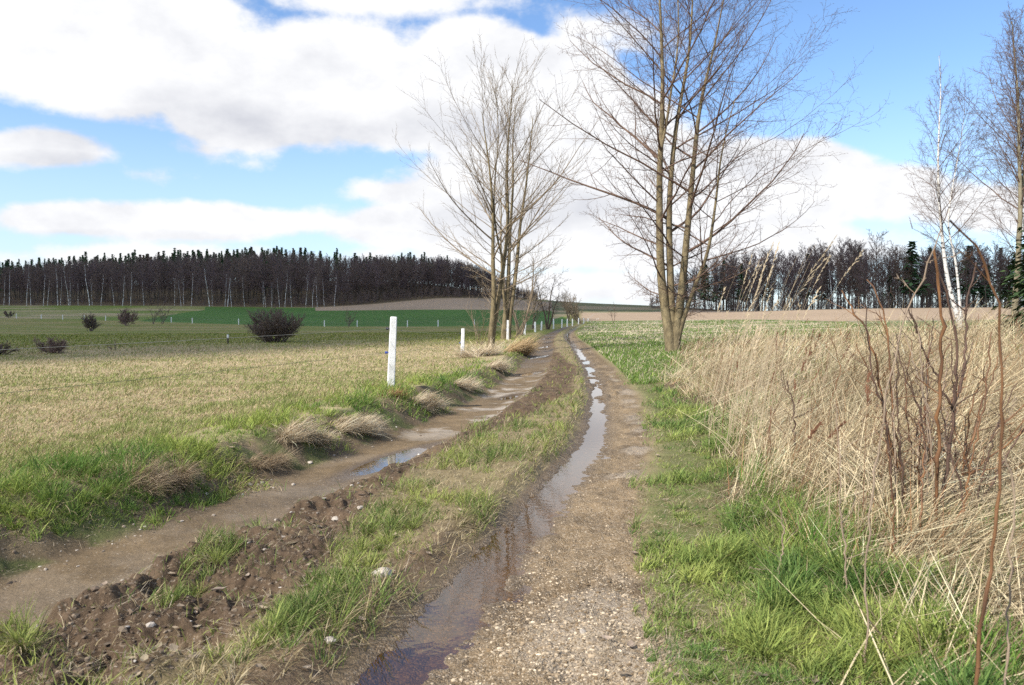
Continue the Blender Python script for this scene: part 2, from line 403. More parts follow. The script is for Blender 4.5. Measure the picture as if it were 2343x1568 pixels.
    mud = mixc(mud, PALE, ss(fbm(X, Y, .55, 5, 161, .62), .50, .66) * (.12 + .75 * ss(Y, 9, 12) * (1 - ss(Y, 20, 26))) * .7)
    pe = pud_e(X, Y)
    mud = mixc(mud, MUDW, (1 - ss(pe, .9, 1.6)) * .9)
    for p in PUDS: mud = mixc(mud, MUDW, (1 - ss(pud_e(X, Y, p), .9, 1.6)) * .9)
    mud = mixc(mud, MUDW, ss(Y, 23, 30) * .6)
    mw = ss(D['dL'], -.62, -.46) * (1 - ss(D['dL'], .40, .55)) * (1 - ss(Y, 110, 150))
    col = col * (1 - mw[:, None]) + mud * mw[:, None]
    ch = CHURN * (.7 + .6 * fbm(X, Y, .16, 4, 171))[:, None]
    ch = mixc(ch, MUD, ss(fine, .5, .7) * .5)
    col = col * (1 - D['churn'][:, None]) + ch * D['churn'][:, None]
    fc = mixc(np.tile(A3([.10, .075, .05]), (n, 1)), A3([.06, .09, .025]), ss(fine, .45, .6) * .7)
    fw = D['face'] * .85 * (1 - ss(Y, 40, 60))
    col = col * (1 - fw[:, None]) + fc * fw[:, None]
    dRn = D['dR']
    gv = GRAV * (.75 + .5 * fbm(X, Y, .07, 3, 181))[:, None]
    gv = mixc(gv, A3([.13, .095, .06]), ss(fbm(X, Y, .7, 4, 183), .46, .58) * .9)
    gv = mixc(gv, A3([.38, .33, .27]), ss(fbm(X, Y, .5, 3, 185), .55, .7) * .5 * ss(dRn, .3, .5))
    gv = mixc(gv, A3([.105, .073, .042]), 1 - ss(dRn + (fine - .5) * .2, -.02, .34))
    g = D['grav'] * (1 - ss(Y, 90, 120))
    col = col * (1 - g[:, None]) + gv * g[:, None]
    # damp edges are smoother
    rough_ = np.full(n, .95)
    rough_ = np.where(mw > .5, mix(.62, .9, ss(mid, .35, .6)), rough_)
    rough_ = rough_ - .35 * (1 - ss(dRn, .05, .35)) * ss(dRn, -.4, -.2) - .3 * (1 - ss(pe, .9, 1.5))
    gran = np.clip(g, 0, 1)
    return np.clip(col, 0.005, .9), np.clip(rough_, .25, 1), gran, np.clip(D['churn'] + D['face'] * .5, 0, 1)

th_in = np.linspace(R(-39), R(39), 1150)
th_out = np.linspace(R(39), R(321), 96)[1:-1]
th = np.concatenate([th_in, th_out])
rr_ = np.concatenate([np.geomspace(.15, 2.4, 26)[:-1], np.geomspace(2.4, 24, 640)[:-1], np.geomspace(24, 130, 170)[:-1], np.geomspace(130, 520, 150)[:-1], np.geomspace(520, 5500, 30)])
NT, NR = len(th), len(rr_)
TH, RRR = np.meshgrid(th, rr_)
gx = (np.sin(TH) * RRR).ravel(); gy = (np.cos(TH) * RRR).ravel()
GD = fields(gx, gy)
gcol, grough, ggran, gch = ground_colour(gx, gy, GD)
V = np.stack([gx, gy, GD['z']], 1)
i0 = np.arange(NT)[None, :] + NT * np.arange(NR - 1)[:, None]; i1 = (np.arange(NT)[None, :] + 1) % NT + NT * np.arange(NR - 1)[:, None]
Q = np.stack([i0, i0 + NT, i1 + NT, i1], -1).reshape(-1, 4)
Q = Q[:, ::-1]
V = np.concatenate([V, [[0, 0, V[:NT, 2].mean()]]])
T3 = np.stack([np.full(NT, len(V) - 1), np.arange(NT), (np.arange(NT) + 1) % NT], 1)[:, ::-1]
# make sure faces look up
a, b, c = V[Q[5000, 0]], V[Q[5000, 1]], V[Q[5000, 2]]
if np.cross(b - a, c - a)[2] < 0: Q = Q[:, ::-1]; T3 = T3[:, ::-1]

gm, nt, bs = new_mat('ground_earth')
at = node(nt, 'ShaderNodeAttribute', attribute_name='albedo'); am = node(nt, 'ShaderNodeAttribute', attribute_name='masks')
sp = node(nt, 'ShaderNodeSeparateColor'); link(nt, am.outputs['Color'], sp.inputs[0])
tc = node(nt, 'ShaderNodeTexCoord')
n1 = node(nt, 'ShaderNodeTexNoise', Scale=55.0, Detail=6.0, Roughness=.7); link(nt, tc.outputs['Object'], n1.inputs['Vector'])
n3 = node(nt, 'ShaderNodeTexNoise', Scale=3.1, Detail=9.0, Roughness=.72); link(nt, tc.outputs['Object'], n3.inputs['Vector'])
v1 = node(nt, 'ShaderNodeTexVoronoi', Scale=95.0); link(nt, tc.outputs['Object'], v1.inputs['Vector'])
fac = math_node(nt, 'MULTIPLY_ADD', n1.outputs[0], 1.1, .45)
fac2 = math_node(nt, 'MULTIPLY_ADD', n3.outputs[0], 1.4, .3)
c0 = mixcol(nt, 1.0, at.outputs['Color'], fac, 'MULTIPLY')
c0 = mixcol(nt, 1.0, c0, fac2, 'MULTIPLY')
vs = node(nt, 'ShaderNodeSeparateColor'); link(nt, v1.outputs['Color'], vs.inputs[0])
peb = node(nt, 'ShaderNodeValToRGB'); e = peb.color_ramp.elements
e[0].position = 0; e[0].color = (.16, .11, .07, 1); e[1].position = 1; e[1].color = (.50, .44, .36, 1)
x = e.new(.45); x.color = (.30, .22, .14, 1)
link(nt, vs.outputs[0], peb.inputs[0])
pf = math_node(nt, 'MULTIPLY', sp.outputs[0], math_node(nt, 'GREATER_THAN', vs.outputs[1], .45))
pf = math_node(nt, 'MULTIPLY', pf, .35)
c1 = mixcol(nt, pf, c0, peb.outputs[0])
# grit on the mud
pf2 = math_node(nt, 'MULTIPLY', math_node(nt, 'SUBTRACT', 1.0, sp.outputs[0]), math_node(nt, 'GREATER_THAN', vs.outputs[2], .93)); pf2 = math_node(nt, 'MULTIPLY', pf2, .35)
c1 = mixcol(nt, pf2, c1, peb.outputs[0])
link(nt, c1, bs.inputs['Base Color']); link(nt, sp.outputs[2], bs.inputs['Roughness']); link(nt, math_node(nt, 'MULTIPLY_ADD', math_node(nt, 'SUBTRACT', 1.0, sp.outputs[2]), .8, .06), bs.inputs['Specular IOR Level'])
hh = math_node(nt, 'ADD', math_node(nt, 'MULTIPLY', n1.outputs[0], 1.0), math_node(nt, 'MULTIPLY', math_node(nt, 'MULTIPLY', v1.outputs['Distance'], -1.2), sp.outputs[0]))
hh = math_node(nt, 'ADD', hh, math_node(nt, 'MULTIPLY', math_node(nt, 'MULTIPLY', n3.outputs[0], 5.0), sp.outputs[1]))
bp = node(nt, 'ShaderNodeBump', Strength=.8, Distance=.012); link(nt, hh, bp.inputs['Height']); link(nt, bp.outputs[0], bs.inputs['Normal'])

gme = np_mesh('ground', V, Q, T3, gm, True)
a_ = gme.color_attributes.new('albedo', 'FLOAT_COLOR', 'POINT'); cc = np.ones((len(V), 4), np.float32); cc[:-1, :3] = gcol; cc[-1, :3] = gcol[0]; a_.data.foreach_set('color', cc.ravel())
a_ = gme.color_attributes.new('masks', 'FLOAT_COLOR', 'POINT'); cc = np.ones((len(V), 4), np.float32); cc[:-1, 0] = ggran; cc[:-1, 1] = gch; cc[:-1, 2] = grough; a_.data.foreach_set('color', cc.ravel())
ground = obj('ground', gme, kind='structure', label='muddy farm track, verges and fields running to the hills')
del V, Q, TH, RRR, GD, cc

# ------------------------------------------------------------------ water in the ruts
wm = bpy.data.materials.new('shallow_water'); wm.use_nodes = True; nt = wm.node_tree; nt.nodes.remove(nt.nodes['Principled BSDF'])
tr = node(nt, 'ShaderNodeBsdfTransparent'); tr.inputs['Color'].default_value = (.70, .54, .33, 1)
gl = node(nt, 'ShaderNodeBsdfGlossy'); gl.inputs['Roughness'].default_value = .03; gl.inputs['Color'].default_value = (1, 1, 1, 1)
fr = node(nt, 'ShaderNodeFresnel', IOR=1.36)
tc = node(nt, 'ShaderNodeTexCoord'); nn = node(nt, 'ShaderNodeTexNoise', Scale=14.0, Detail=2.0); link(nt, tc.outputs['Object'], nn.inputs['Vector'])
bp = node(nt, 'ShaderNodeBump', Strength=.03, Distance=.02); link(nt, nn.outputs[0], bp.inputs['Height'])
link(nt, bp.outputs[0], gl.inputs['Normal'])
ge = node(nt, 'ShaderNodeNewGeometry'); link(nt, math_node(nt, 'MULTIPLY_ADD', ge.outputs['Backfacing'], 1 / 1.62 - 1.62, 1.62), fr.inputs[0])
ms = node(nt, 'ShaderNodeMixShader'); link(nt, fr.outputs[0], ms.inputs[0]); link(nt, tr.outputs[0], ms.inputs[1]); link(nt, gl.outputs[0], ms.inputs[2])
link(nt, ms.outputs[0], nt.nodes['Material Output'].inputs['Surface'])
ys = np.concatenate([np.arange(-4, 30, .1), np.arange(30, 78, .4)])
off = np.linspace(-.42, .42, 7)
WX = (XR(ys)[:, None] + off[None, :] / slope_cos(ys)[:, None]); WY = np.repeat(ys[:, None], 7, 1)
WZ = base_z(XR(ys), ys)[:, None] + np.zeros((1, 7)) - .072 - .010 * ss(ys, 6, 11)[:, None] - .0 * WY
Vw = np.stack([WX, WY, WZ], -1).reshape(-1, 3)
ii = (np.arange(6)[None, :] + 7 * np.arange(len(ys) - 1)[:, None])
Qw = np.stack([ii, ii + 1, ii + 8, ii + 7], -1).reshape(-1, 4)
obj('rut_water', np_mesh('rut_water', Vw, Qw, None, wm, True), kind='structure', label='narrow ribbon of water lying in the right wheel rut')
def puddle(p, dz, label):
    g = Geo(); k = 40; t = np.arange(k) * 2 * math.pi / k
    dy = np.sin(t) * p[3] * 1.25; x = p[0] + .32 * dy + np.cos(t) * p[2] * 1.25; y = p[1] + dy
    zc = base_z(np.array([p[0]]), np.array([p[1]]))[0] + dz
    V = np.concatenate([[[p[0], p[1], zc]], np.stack([x, y, base_z(x, y) + dz], 1)])
    g.add(V, None, [(0, 1 + i, 1 + (i + 1) % k) for i in range(k)])
    obj('puddle', g.mesh('puddle', wm, True), kind='structure', label=label)
puddle(PUD, -.096, 'puddle reflecting the sky in the left wheel rut')
for i, p in enumerate(PUDS):
    puddle(p, -.098, ['small puddle on the pale stony mud', 'dark puddle where the track narrows', 'wet shine in the far left rut', 'farther wet shine in the left rut', 'farthest wet shine in the left rut'][i])

# ------------------------------------------------------------------ grass
def blades(name, X, Y, Z, Ln, Wd, hd, lean, bend, col, mat, label=None, kind='stuff', tipf=.35, parent=None, extra=None, facing=None, **pr):
    """One mesh of bent tapering blades. hd = heading angle, lean = angle from the vertical at the root, bend = extra angle at the tip."""
    n = len(X); rg = np.random.default_rng(len(X) + 3)
    s = np.array([0, .38, .72, 1.0]); p = np.zeros((n, 4, 3)); p[:, 0] = np.stack([X, Y, Z], 1)
    hx, hy = np.cos(hd), np.sin(hd)
    for i in range(1, 4):
        a = lean + bend * ((s[i] + s[i - 1]) / 2) ** 1.2
        d = Ln * (s[i] - s[i - 1])
        p[:, i, 0] = p[:, i - 1, 0] + hx * np.sin(a) * d; p[:, i, 1] = p[:, i - 1, 1] + hy * np.sin(a) * d; p[:, i, 2] = p[:, i - 1, 2] + np.cos(a) * d
    psi = rg.uniform(-1.0, 1.0, n) + np.arctan2(X, Y) * -1     # mostly broadside to the track
    sx_, sy_ = np.cos(psi), np.sin(psi)
    w = Wd[:, None] * np.array([.8, 1, .7]) * .5
    side = np.stack([sx_, sy_, np.zeros(n)], 1)
    Vv_ = np.zeros((n, 7, 3))
    for i in range(3):
        Vv_[:, 2 * i] = p[:, i] - side * w[:, i:i + 1]; Vv_[:, 2 * i + 1] = p[:, i] + side * w[:, i:i + 1]
    Vv_[:, 6] = p[:, 3]
    b = (np.arange(n) * 7)[:, None]
    q = np.concatenate([b + np.array([0, 1, 3, 2]), b + np.array([2, 3, 5, 4])]); t = b + np.array([4, 5, 6])
    c = np.repeat(col[:, None, :], 7, 1)
    me = np_mesh(name, Vv_.reshape(-1, 3), q, t, mat, False, c.reshape(-1, 3))
    o = obj(name, me, parent)
    if kind: o['kind'] = kind
    if label: o['label'] = label
    for k_, v_ in pr.items(): o[k_] = v_
    return o, p
def sample(n, r0, r1, p=1.5, a0=-39, a1=39, seed=1):
    rg = np.random.default_rng(seed)
    u = rg.random(n); q = 1 - p
    r = (r0 ** q + u * (r1 ** q - r0 ** q)) ** (1 / q)
    t = R(a0) + rg.random(n) * R(a1 - a0)
    return np.sin(t) * r, np.cos(t) * r, rg
def pxw(Y): return np.hypot(Y, 0) / 781.0
def tint(rg, n, c1, c2, t=None, var=.18):
    t = rg.random(n) if t is None else np.clip(t + rg.normal(0, .18, n), 0, 1)
    c = A3(c1) + (A3(c2) - A3(c1)) * t[:, None]
    return np.clip(c * (1 + rg.normal(0, var, n))[:, None], .01, .8)
GREEN1, GREEN2 = [.10, .20, .03], [.21, .30, .06]; DRY1, DRY2 = [.30, .22, .12], [.56, .46, .31]
OLD1, OLD2 = [.24, .19, .09], [.42, .34, .19]
def tufty(X, Y, hd, cell, frac, rg, pull=.45):
    ix = np.floor(X / cell); iy = np.floor(Y / cell); h1 = _hash(ix, iy, 901); h2 = _hash(ix, iy, 902); h3 = _hash(ix, iy, 903); h4 = _hash(ix, iy, 904)
    cx_ = (ix + .2 + .6 * h1) * cell; cy_ = (iy + .2 + .6 * h2) * cell
    m = rg.random(len(X)) < frac; dx = X - cx_; dy = Y - cy_
    nx = np.where(m, cx_ + dx * pull, X); ny = np.where(m, cy_ + dy * pull, Y)
    nh = np.where(m, np.arctan2(dy, dx) + rg.normal(0, .45, len(X)), hd)
    return nx, ny, nh, m, h3, h4
gb = blade_mat('green_blades', .35, .5); db = blade_mat('dry_blades', .22, .6)

# --- the pasture: short, half dead sward
X, Y, rg = sample(520000, 5.0, 85, 1.75, -39, 6, 11)
D = fields(X, Y); k = (D['fieldL'] > .5) & (rg.random(len(X)) < .97)
X, Y = X[k], Y[k]; z = D['z'][k]; n = len(X); dist = np.hypot(X, Y)
mid = fbm(X, Y, 1.7, 4, 103); fine = fbm(X, Y, .3, 3, 107); big = fbm(X, Y, 9, 4, 101)
gw = .12 + ss(mid * .4 + fine * .6 + (big - .5) * .35, .38, .68) * .38
gw = np.maximum(gw, ss(dist + (big - .5) * 30, 26, 60) * .6); gw = np.maximum(gw, (1 - ss(dist + (big - .5) * 4, 6, 11)) * .55)
isg = rg.random(n) < gw
lump = ss(fbm(X, Y, .5, 3, 211), .45, .65)
L = rg.uniform(.03, .07, n) * (1 + .8 * lump) * (1 + dist / 90); W = np.maximum(.0035, pxw(dist) * .42)
lean = np.where(isg, rg.uniform(.1, .9, n), rg.uniform(.7, 1.5, n)); hd = rg.normal(.2, 1.4, n)
c = np.where(isg[:, None], tint(rg, n, [.15, .19, .05], [.32, .33, .12]), tint(rg, n, [.34, .26, .15], [.60, .48, .30]))
fw_ = ss(dist + (big - .5) * 30, 26, 58)[:, None]; c = c * (1 - fw_ * (1 - A3([.80, .84, .48])))
blades('pasture_grass', X, Y, z - .004, L, W, hd, lean, .5 * np.ones(n), c, db, 'short half-dead pasture grass on the open field')

# --- green grass on the bank left of the ruts
X, Y, rg = sample(420000, 3.6, 60, 1.8, -39, 8, 12)
D = fields(X, Y); dL = D['dL']; pat = fbm(X, Y, .8, 4, 221)
wgt = ss(-dL + (pat - .5) * 1.1, .50, .80) * (1 - ss(-dL + (pat - .5) * 1.6, 1.3, 2.4)) * ss(pat, .30, .48)
k = rg.random(len(X)) < wgt
X, Y = X[k], Y[k]; z = D['z'][k]; dL = dL[k]; pat = pat[k]; n = len(X); dist = np.hypot(X, Y)
L = rg.uniform(.06, .17, n) * (.55 + .9 * ss(pat, .4, .65)) * (1 - .45 * ss(dL, -1.0, -.6)); W = np.maximum(.0045, pxw(dist) * .55)
isd = rg.random(n) < .22 + .55 * ss(fbm(X, Y, .6, 3, 223), .48, .62)
hd = rg.normal(-.2, 1.2, n); lean = np.where(isd, rg.uniform(.7, 1.6, n), rg.uniform(.05, .8, n))
X, Y, hd, tm_, h3, h4 = tufty(X, Y, hd, .20, .6, rg); L = L * (.65 + .8 * h3); z = fields(X, Y)['z']
gt = fbm(X, Y, .9, 2, 225)
c = np.where(isd[:, None], tint(rg, n, OLD1, [.55, .44, .28]), tint(rg, n, [.10, .185, .04], [.33, .38, .09], ss(gt, .3, .7) * .6 + h4 * .4, .26))
blades('bank_grass', X, Y, z - .01, L, W, hd, lean, rg.uniform(.3, 1.3, n), c, gb, 'fresh green grass tufts along the left bank')

# --- middle strip between the ruts
X, Y, rg = sample(520000, 2.6, 110, 1.85, -39, 39, 13)
D = fields(X, Y); pat = fbm(X, Y, .45, 4, 231); pat2 = fbm(X, Y, 1.6, 3, 233)
wgt = D['gstrip'] * (.40 + .60 * ss(pat + (pat2 - .5) * .4, .34, .52)) * (1 - D['churn']) * ss(D['gap'] , 0, .5)
wgt = np.maximum(wgt, D['churn'] * .05 + D['churn'] * .8 * ss(pat, .64, .69)) * (1 - .8 * ss(D['dR'], -.62, -.5) * (1 - ss(Y, 4.6, 5.6)))
wgt = np.maximum(wgt, D['gstrip'] * ss(-D['dR'], .24, .33) * (1 - ss(-D['dR'], .8, 1.1)) * ss(Y, 4.4, 5.6) * .9 * (.4 + .6 * ss(pat, .3, .45)))
wgt = np.where(D['dR'] > -.2, 0, wgt)
k = rg.random(len(X)) < wgt
X, Y = X[k], Y[k]; z = D['z'][k]; dR = D['dR'][k]; pat = pat[k]; n = len(X); dist = np.hypot(X, Y)
edge = 1 - ss(-dR, .3, .7)
L = rg.uniform(.05, .12, n) * (.7 + .7 * ss(pat, .45, .65)) * (1 + .35 * edge) * (1 - .35 * ss(dist, 20, 40)); W = np.maximum(.0042, pxw(dist) * .5)
isd = rg.random(n) < .26 + .30 * edge + .3 * ss(fbm(X, Y, .5, 3, 235), .5, .62) + .4 * (1 - ss(pat, .36, .5))
hd = rg.normal(0, 1.3, n); lean = np.where(isd, rg.uniform(.4, 1.4, n), rg.uniform(.05, .85, n))
X, Y, hd, tm_, h3, h4 = tufty(X, Y, hd, .15, .6, rg); L = L * (.6 + .85 * h3); z = fields(X, Y)['z']
gt = fbm(X, Y, .7, 2, 237)
c = np.where(isd[:, None], tint(rg, n, OLD1, [.55, .46, .29]), tint(rg, n, [.12, .18, .05], [.33, .36, .10], ss(gt, .3, .7) * .6 + h4 * .4, .26))
blades('strip_grass', X, Y, z - .008, L, W, hd, lean, rg.uniform(.3, 1.4, n), c, gb, 'tufty grass on the strip between the two ruts')

# --- verge right of the gravel: patchy low grass getting lush toward the tall dead grass
X, Y, rg = sample(560000, 2.6, 75, 1.8, -12, 39, 14)
D = fields(X, Y); xd = X - XD(Y); pat = fbm(X, Y, .5, 4, 241); pat2 = fbm(X, Y, 1.5, 3, 243)
din = ss(D['dR'] + (pat2 - .5) * .9 + (pat - .5) * .6, .45, .9)
wgt = din * (1 - ss(xd, .2, 1.4)) * (.58 + .42 * ss(pat + (pat2 - .5) * .3 + .25 * ss(xd, -1.1, -.2), .42, .60))
k = (rg.random(len(X)) < wgt) & (D['grav'] < .97)
X, Y = X[k], Y[k]; z = D['z'][k]; xd = xd[k]; pat = pat[k]; n = len(X); dist = np.hypot(X, Y)
lush = ss(xd + (pat - .5) * 1.2, -.9, -.1) * ss(fbm(X, Y, .6, 3, 245), .44, .60)
L = rg.uniform(.025, .065, n) * (1 + 2.9 * lush) * (1 - .3 * ss(dist, 15, 40)); W = np.maximum(.0045, pxw(dist) * .5) * (1 + .35 * lush)
isd = rg.random(n) < .62 - .36 * lush + .35 * ss(fbm(X, Y, .35, 3, 249), .5, .62) * (1 - lush)
hd = rg.normal(.3, 1.3, n); lean = np.where(isd, rg.uniform(.8, 1.6, n), rg.uniform(.05, .8, n))
X, Y, hd, tm_, h3, h4 = tufty(X, Y, hd, .24, .55, rg); L = L * (.6 + .85 * h3); z = fields(X, Y)['z']; lean = np.where(tm_ & ~isd, .2 + rg.uniform(0, .9, n), lean)
gt = fbm(X, Y, .7, 2, 247)
c = np.where(isd[:, None], tint(rg, n, OLD1, [.52, .43, .28]), tint(rg, n, [.095, .175, .045], [.33, .37, .10], ss(gt, .3, .7) * .5 + h4 * .5, .28))
blades('verge_grass', X, Y, z - .008, L, W, hd, lean, rg.uniform(.3, 1.4, n), c, gb, 'green grass of the right verge beside the gravel')

# --- meadow further off on the right
X, Y, rg = sample(200000, 18, 170, 1.5, -3, 39, 15)
D = fields(X, Y); px_ = px_of(X, Y)
k = (D['dR'] > .8) & (Y < brown_start(px_) - 1) & ((X - XD(Y)) < 14)
X, Y = X[k], Y[k]; z = D['z'][k]; n = len(X); dist = np.hypot(X, Y)
pale = ss(fbm(X / 3.0, Y, 4, 4, 121), .52, .62) * ss(Y, 50, 68)
isd = rg.random(n) < .12 + .6 * pale + .4 * ss(fbm(X, Y, 2.2, 3, 251), .55, .66)
L = np.where(isd, rg.uniform(.08, .20, n), rg.uniform(.06, .16, n)); W = np.maximum(.006, pxw(dist) * .5)
c = np.where(isd[:, None], tint(rg, n, [.34, .27, .17], [.62, .54, .40]), tint(rg, n, [.09, .17, .035], [.19, .25, .06]))
blades('meadow_grass', X, Y, z, L, W, rg.normal(0, 1.5, n), rg.uniform(.1, .9, n), rg.uniform(.1, .8, n), c, db, 'green meadow with pale dead stubble past the dry grass')

# --- tall dead grass on the right
X, Y, rg = sample(235000, 2.0, 62, 1.35, -2, 41, 16)
xd = X - XD(Y) + (fbm(X, Y, 1.6, 3, 55) - .5) * 1.1
D = fields(X, Y); pat = fbm(X, Y, .9, 3, 261); pat2 = fbm(X, Y, 3.2, 3, 263)
wgt = ss(xd, -.05, .7) * (.07 + .93 * ss(pat, .40, .60)) * (1 - .97 * ss(Y - np.interp(px_of(X, Y), [1450, 1700, 2000, 2342], [40, 34, 30, 40]) + (pat2 - .5) * 26, -6, 14))
k = rg.random(len(X)) < wgt
X, Y = X[k], Y[k]; z = D['z'][k]; xd = xd[k]; pat = pat[k]; n = len(X); dist = np.hypot(X, Y)
hm = ss(xd, -.2, 1.3) * (.42 + .58 * ss(Y, 4.2, 7.5)) * (.30 + 1.15 * ss(fbm(X, Y, 1.3, 4, 265), .34, .66)) * (.75 + .5 * ss(fbm(X, Y, 5, 2, 266), .35, .65))
kind_ = rg.random(n); flat = kind_ < .72 + .22 * ss(fbm(X, Y, 1.4, 3, 281), .4, .6) 
comb = (fbm(X, Y, .9, 2, 267) - .5) * 5.5                       # tussocks all lodged one way
L = np.where(flat, rg.uniform(.3, .95, n), rg.uniform(.25, 1.0, n) ** 1.2) * (.40 + .70 * hm) * (1 + .3 * ss(X / np.maximum(Y, 1), .3, .55))
lean = np.where(flat, rg.uniform(.75, 1.35, n), rg.uniform(.10, .75, n)); bend = np.where(flat, rg.uniform(-.1, .6, n), rg.uniform(0, .6, n))
hd = np.where(flat, comb + rg.normal(0.1, .55, n), rg.normal(.1, .85, n))
z0 = np.where(flat, rg.uniform(0, .34, n) * hm * (.3 + 1.2 * ss(fbm(X, Y, .7, 3, 283), .35, .65)), 0)
W = np.maximum(rg.uniform(.0028, .0055, n), pxw(dist) * .36)
tone = ss(fbm(X, Y, .5, 3, 269), .3, .7)
c = tint(rg, n, [.20, .145, .075], [.72, .60, .38], tone * .5 + rg.random(n) * .5, .26)
c = c * (.72 + .42 * ss(fbm(X, Y, .45, 3, 301), .3, .65))[:, None]; rd = rg.random(n) < .13; c[rd] = c[rd] * A3([.60, .38, .30])
dd, _ = blades('tall_dead_grass', X, Y, z + z0 - .01, L, W, hd, lean, bend, c, db, 'lodged and leaning tall dead grass filling the right verge')
X, Y, rg = sample(62000, 2.0, 22, 1.6, 4, 41, 18)
xd = X - XD(Y); k = rg.random(len(X)) < ss(xd + (fbm(X, Y, .8, 3, 291) - .5) * 1.1, -.25, .35); X, Y, xd = X[k], Y[k], xd[k]; n = len(X); z = fields(X, Y)['z']
comb = (fbm(X, Y, .8, 2, 293) - .5) * 6
hmm_ = ss(fbm(X, Y, .7, 3, 295), .35, .65)
blades('matted_dead_stems_grass', X, Y, z + rg.uniform(.02, .42, n) * (.25 + .75 * ss(xd, 0, .9)) * (.3 + hmm_) * (.45 + .55 * ss(Y, 4, 7)), rg.uniform(.3, .95, n), np.maximum(rg.uniform(.0035, .0075, n), pxw(Y) * .5), comb + rg.normal(0, .6, n), rg.uniform(1.05, 1.62, n), rg.uniform(-.15, .35, n),
       tint(rg, n, [.16, .11, .06], [.76, .64, .42], rg.random(n), .2), db, 'coarse broken stems matted across the near dead grass')
# green shoots inside it
X, Y, rg = sample(110000, 2.2, 40, 1.5, 0, 41, 17)
xd = X - XD(Y); D = fields(X, Y); k = (xd > .1) & (rg.random(len(X)) < ss(fbm(X, Y, .8, 3, 271), .50, .62) * .9)
X, Y = X[k], Y[k]; z = D['z'][k]; n = len(X); dist = np.hypot(X, Y)
blades('green_shoots_grass', X, Y, z, rg.uniform(.12, .34, n), np.maximum(.005, pxw(dist) * .4), rg.normal(.2, 1, n), rg.uniform(0, .5, n), rg.uniform(.2, .9, n), tint(rg, n, [.07, .17, .03], [.2, .3, .06]), gb, 'green shoots pushing through the dead grass')

# --- tall reed grass with feathery seed heads, leaning in the wind
g = Geo(); rg = np.random.default_rng(31)
def reed(x, y, h, lean, hd, r, plume, col):
    z = ground_z(x, y); s = np.linspace(0, 1, 8); a = lean * (.35 + .9 * s ** 1.3)
    ds = h / 7; px_ = np.concatenate([[0], np.cumsum(np.sin(a[:-1]) * ds)]); pz = np.concatenate([[0], np.cumsum(np.cos(a[:-1]) * ds)])
    P = np.stack([x + px_ * math.cos(hd), y + px_ * math.sin(hd), z + pz], 1)
    g.tube(P, r * (1 - .7 * s), 3, col)
    if plume:
        k = 26; t = rg.uniform(.80, 1.0, k); fi = t * 7; i = np.minimum(fi.astype(int), 6); f = (fi - i)[:, None]
        S = P[i] * (1 - f) + P[i + 1] * f; T = unit(P[i + 1] - P[i])
        Dn = unit(T + rg.normal(0, .22, (k, 3)) + A3([.12, 0, -.02]))
        E = S + Dn * rg.uniform(.03, .075, (k, 1)); Mx = (S + E) / 2; sd = np.cross(Dn, A3([0, 1, 0])); sd = unit(sd) * .0045
        for q in range(k):
            g.add([S[q], Mx[q] + sd[q], E[q], Mx[q] - sd[q]], [(0, 1, 2, 3)], None, col * 1.15)
for i in range(190):
    xx = rg.uniform(1620, 2420); yy = rg.uniform(5.5, 14) if i > 60 else rg.uniform(8.3, 12.0)
    X_ = (xx - CX) / F * yy - .5
    if i <= 60: X_ = XD(np.array([yy]))[0] + rg.uniform(.05, .9); xx = 1700
    if X_ < XD(np.array([yy]))[0]: continue
    tall = i <= 60 
    h = rg.uniform(1.3, 2.5) if tall else rg.uniform(.8, 1.45)
    if xx > 1900: h *= .8
    reed(X_, yy, h, rg.normal(.42, .09), rg.normal(.1, .3), rg.uniform(.0022, .0036), (tall and rg.random() < .45) or rg.random() < .12, A3([.60, .49, .33]) * rg.uniform(.75, 1.1))
for i in range(900):      # straggling stalks sticking out of the mass
    xx = rg.uniform(1480, 2480); yy = rg.uniform(4.5, 26); X_ = (xx - CX) / F * yy
    if X_ < XD(np.array([yy]))[0] + .2: continue
    reed(X_, yy, rg.uniform(.6, 1.25), rg.normal(.45, .25), rg.normal(.1, .7), rg.uniform(.0018, .003) * (1 + yy / 25), rg.random() < .12, (A3([.58, .46, .31]) if rg.random() < .45 else A3([.22, .11, .065])) * rg.uniform(.7, 1.1))
obj('seeding_reed_grass', g.mesh('seeding_reed_grass', db), kind='stuff', label='tall wind-bent reed grass with feathery seed heads')

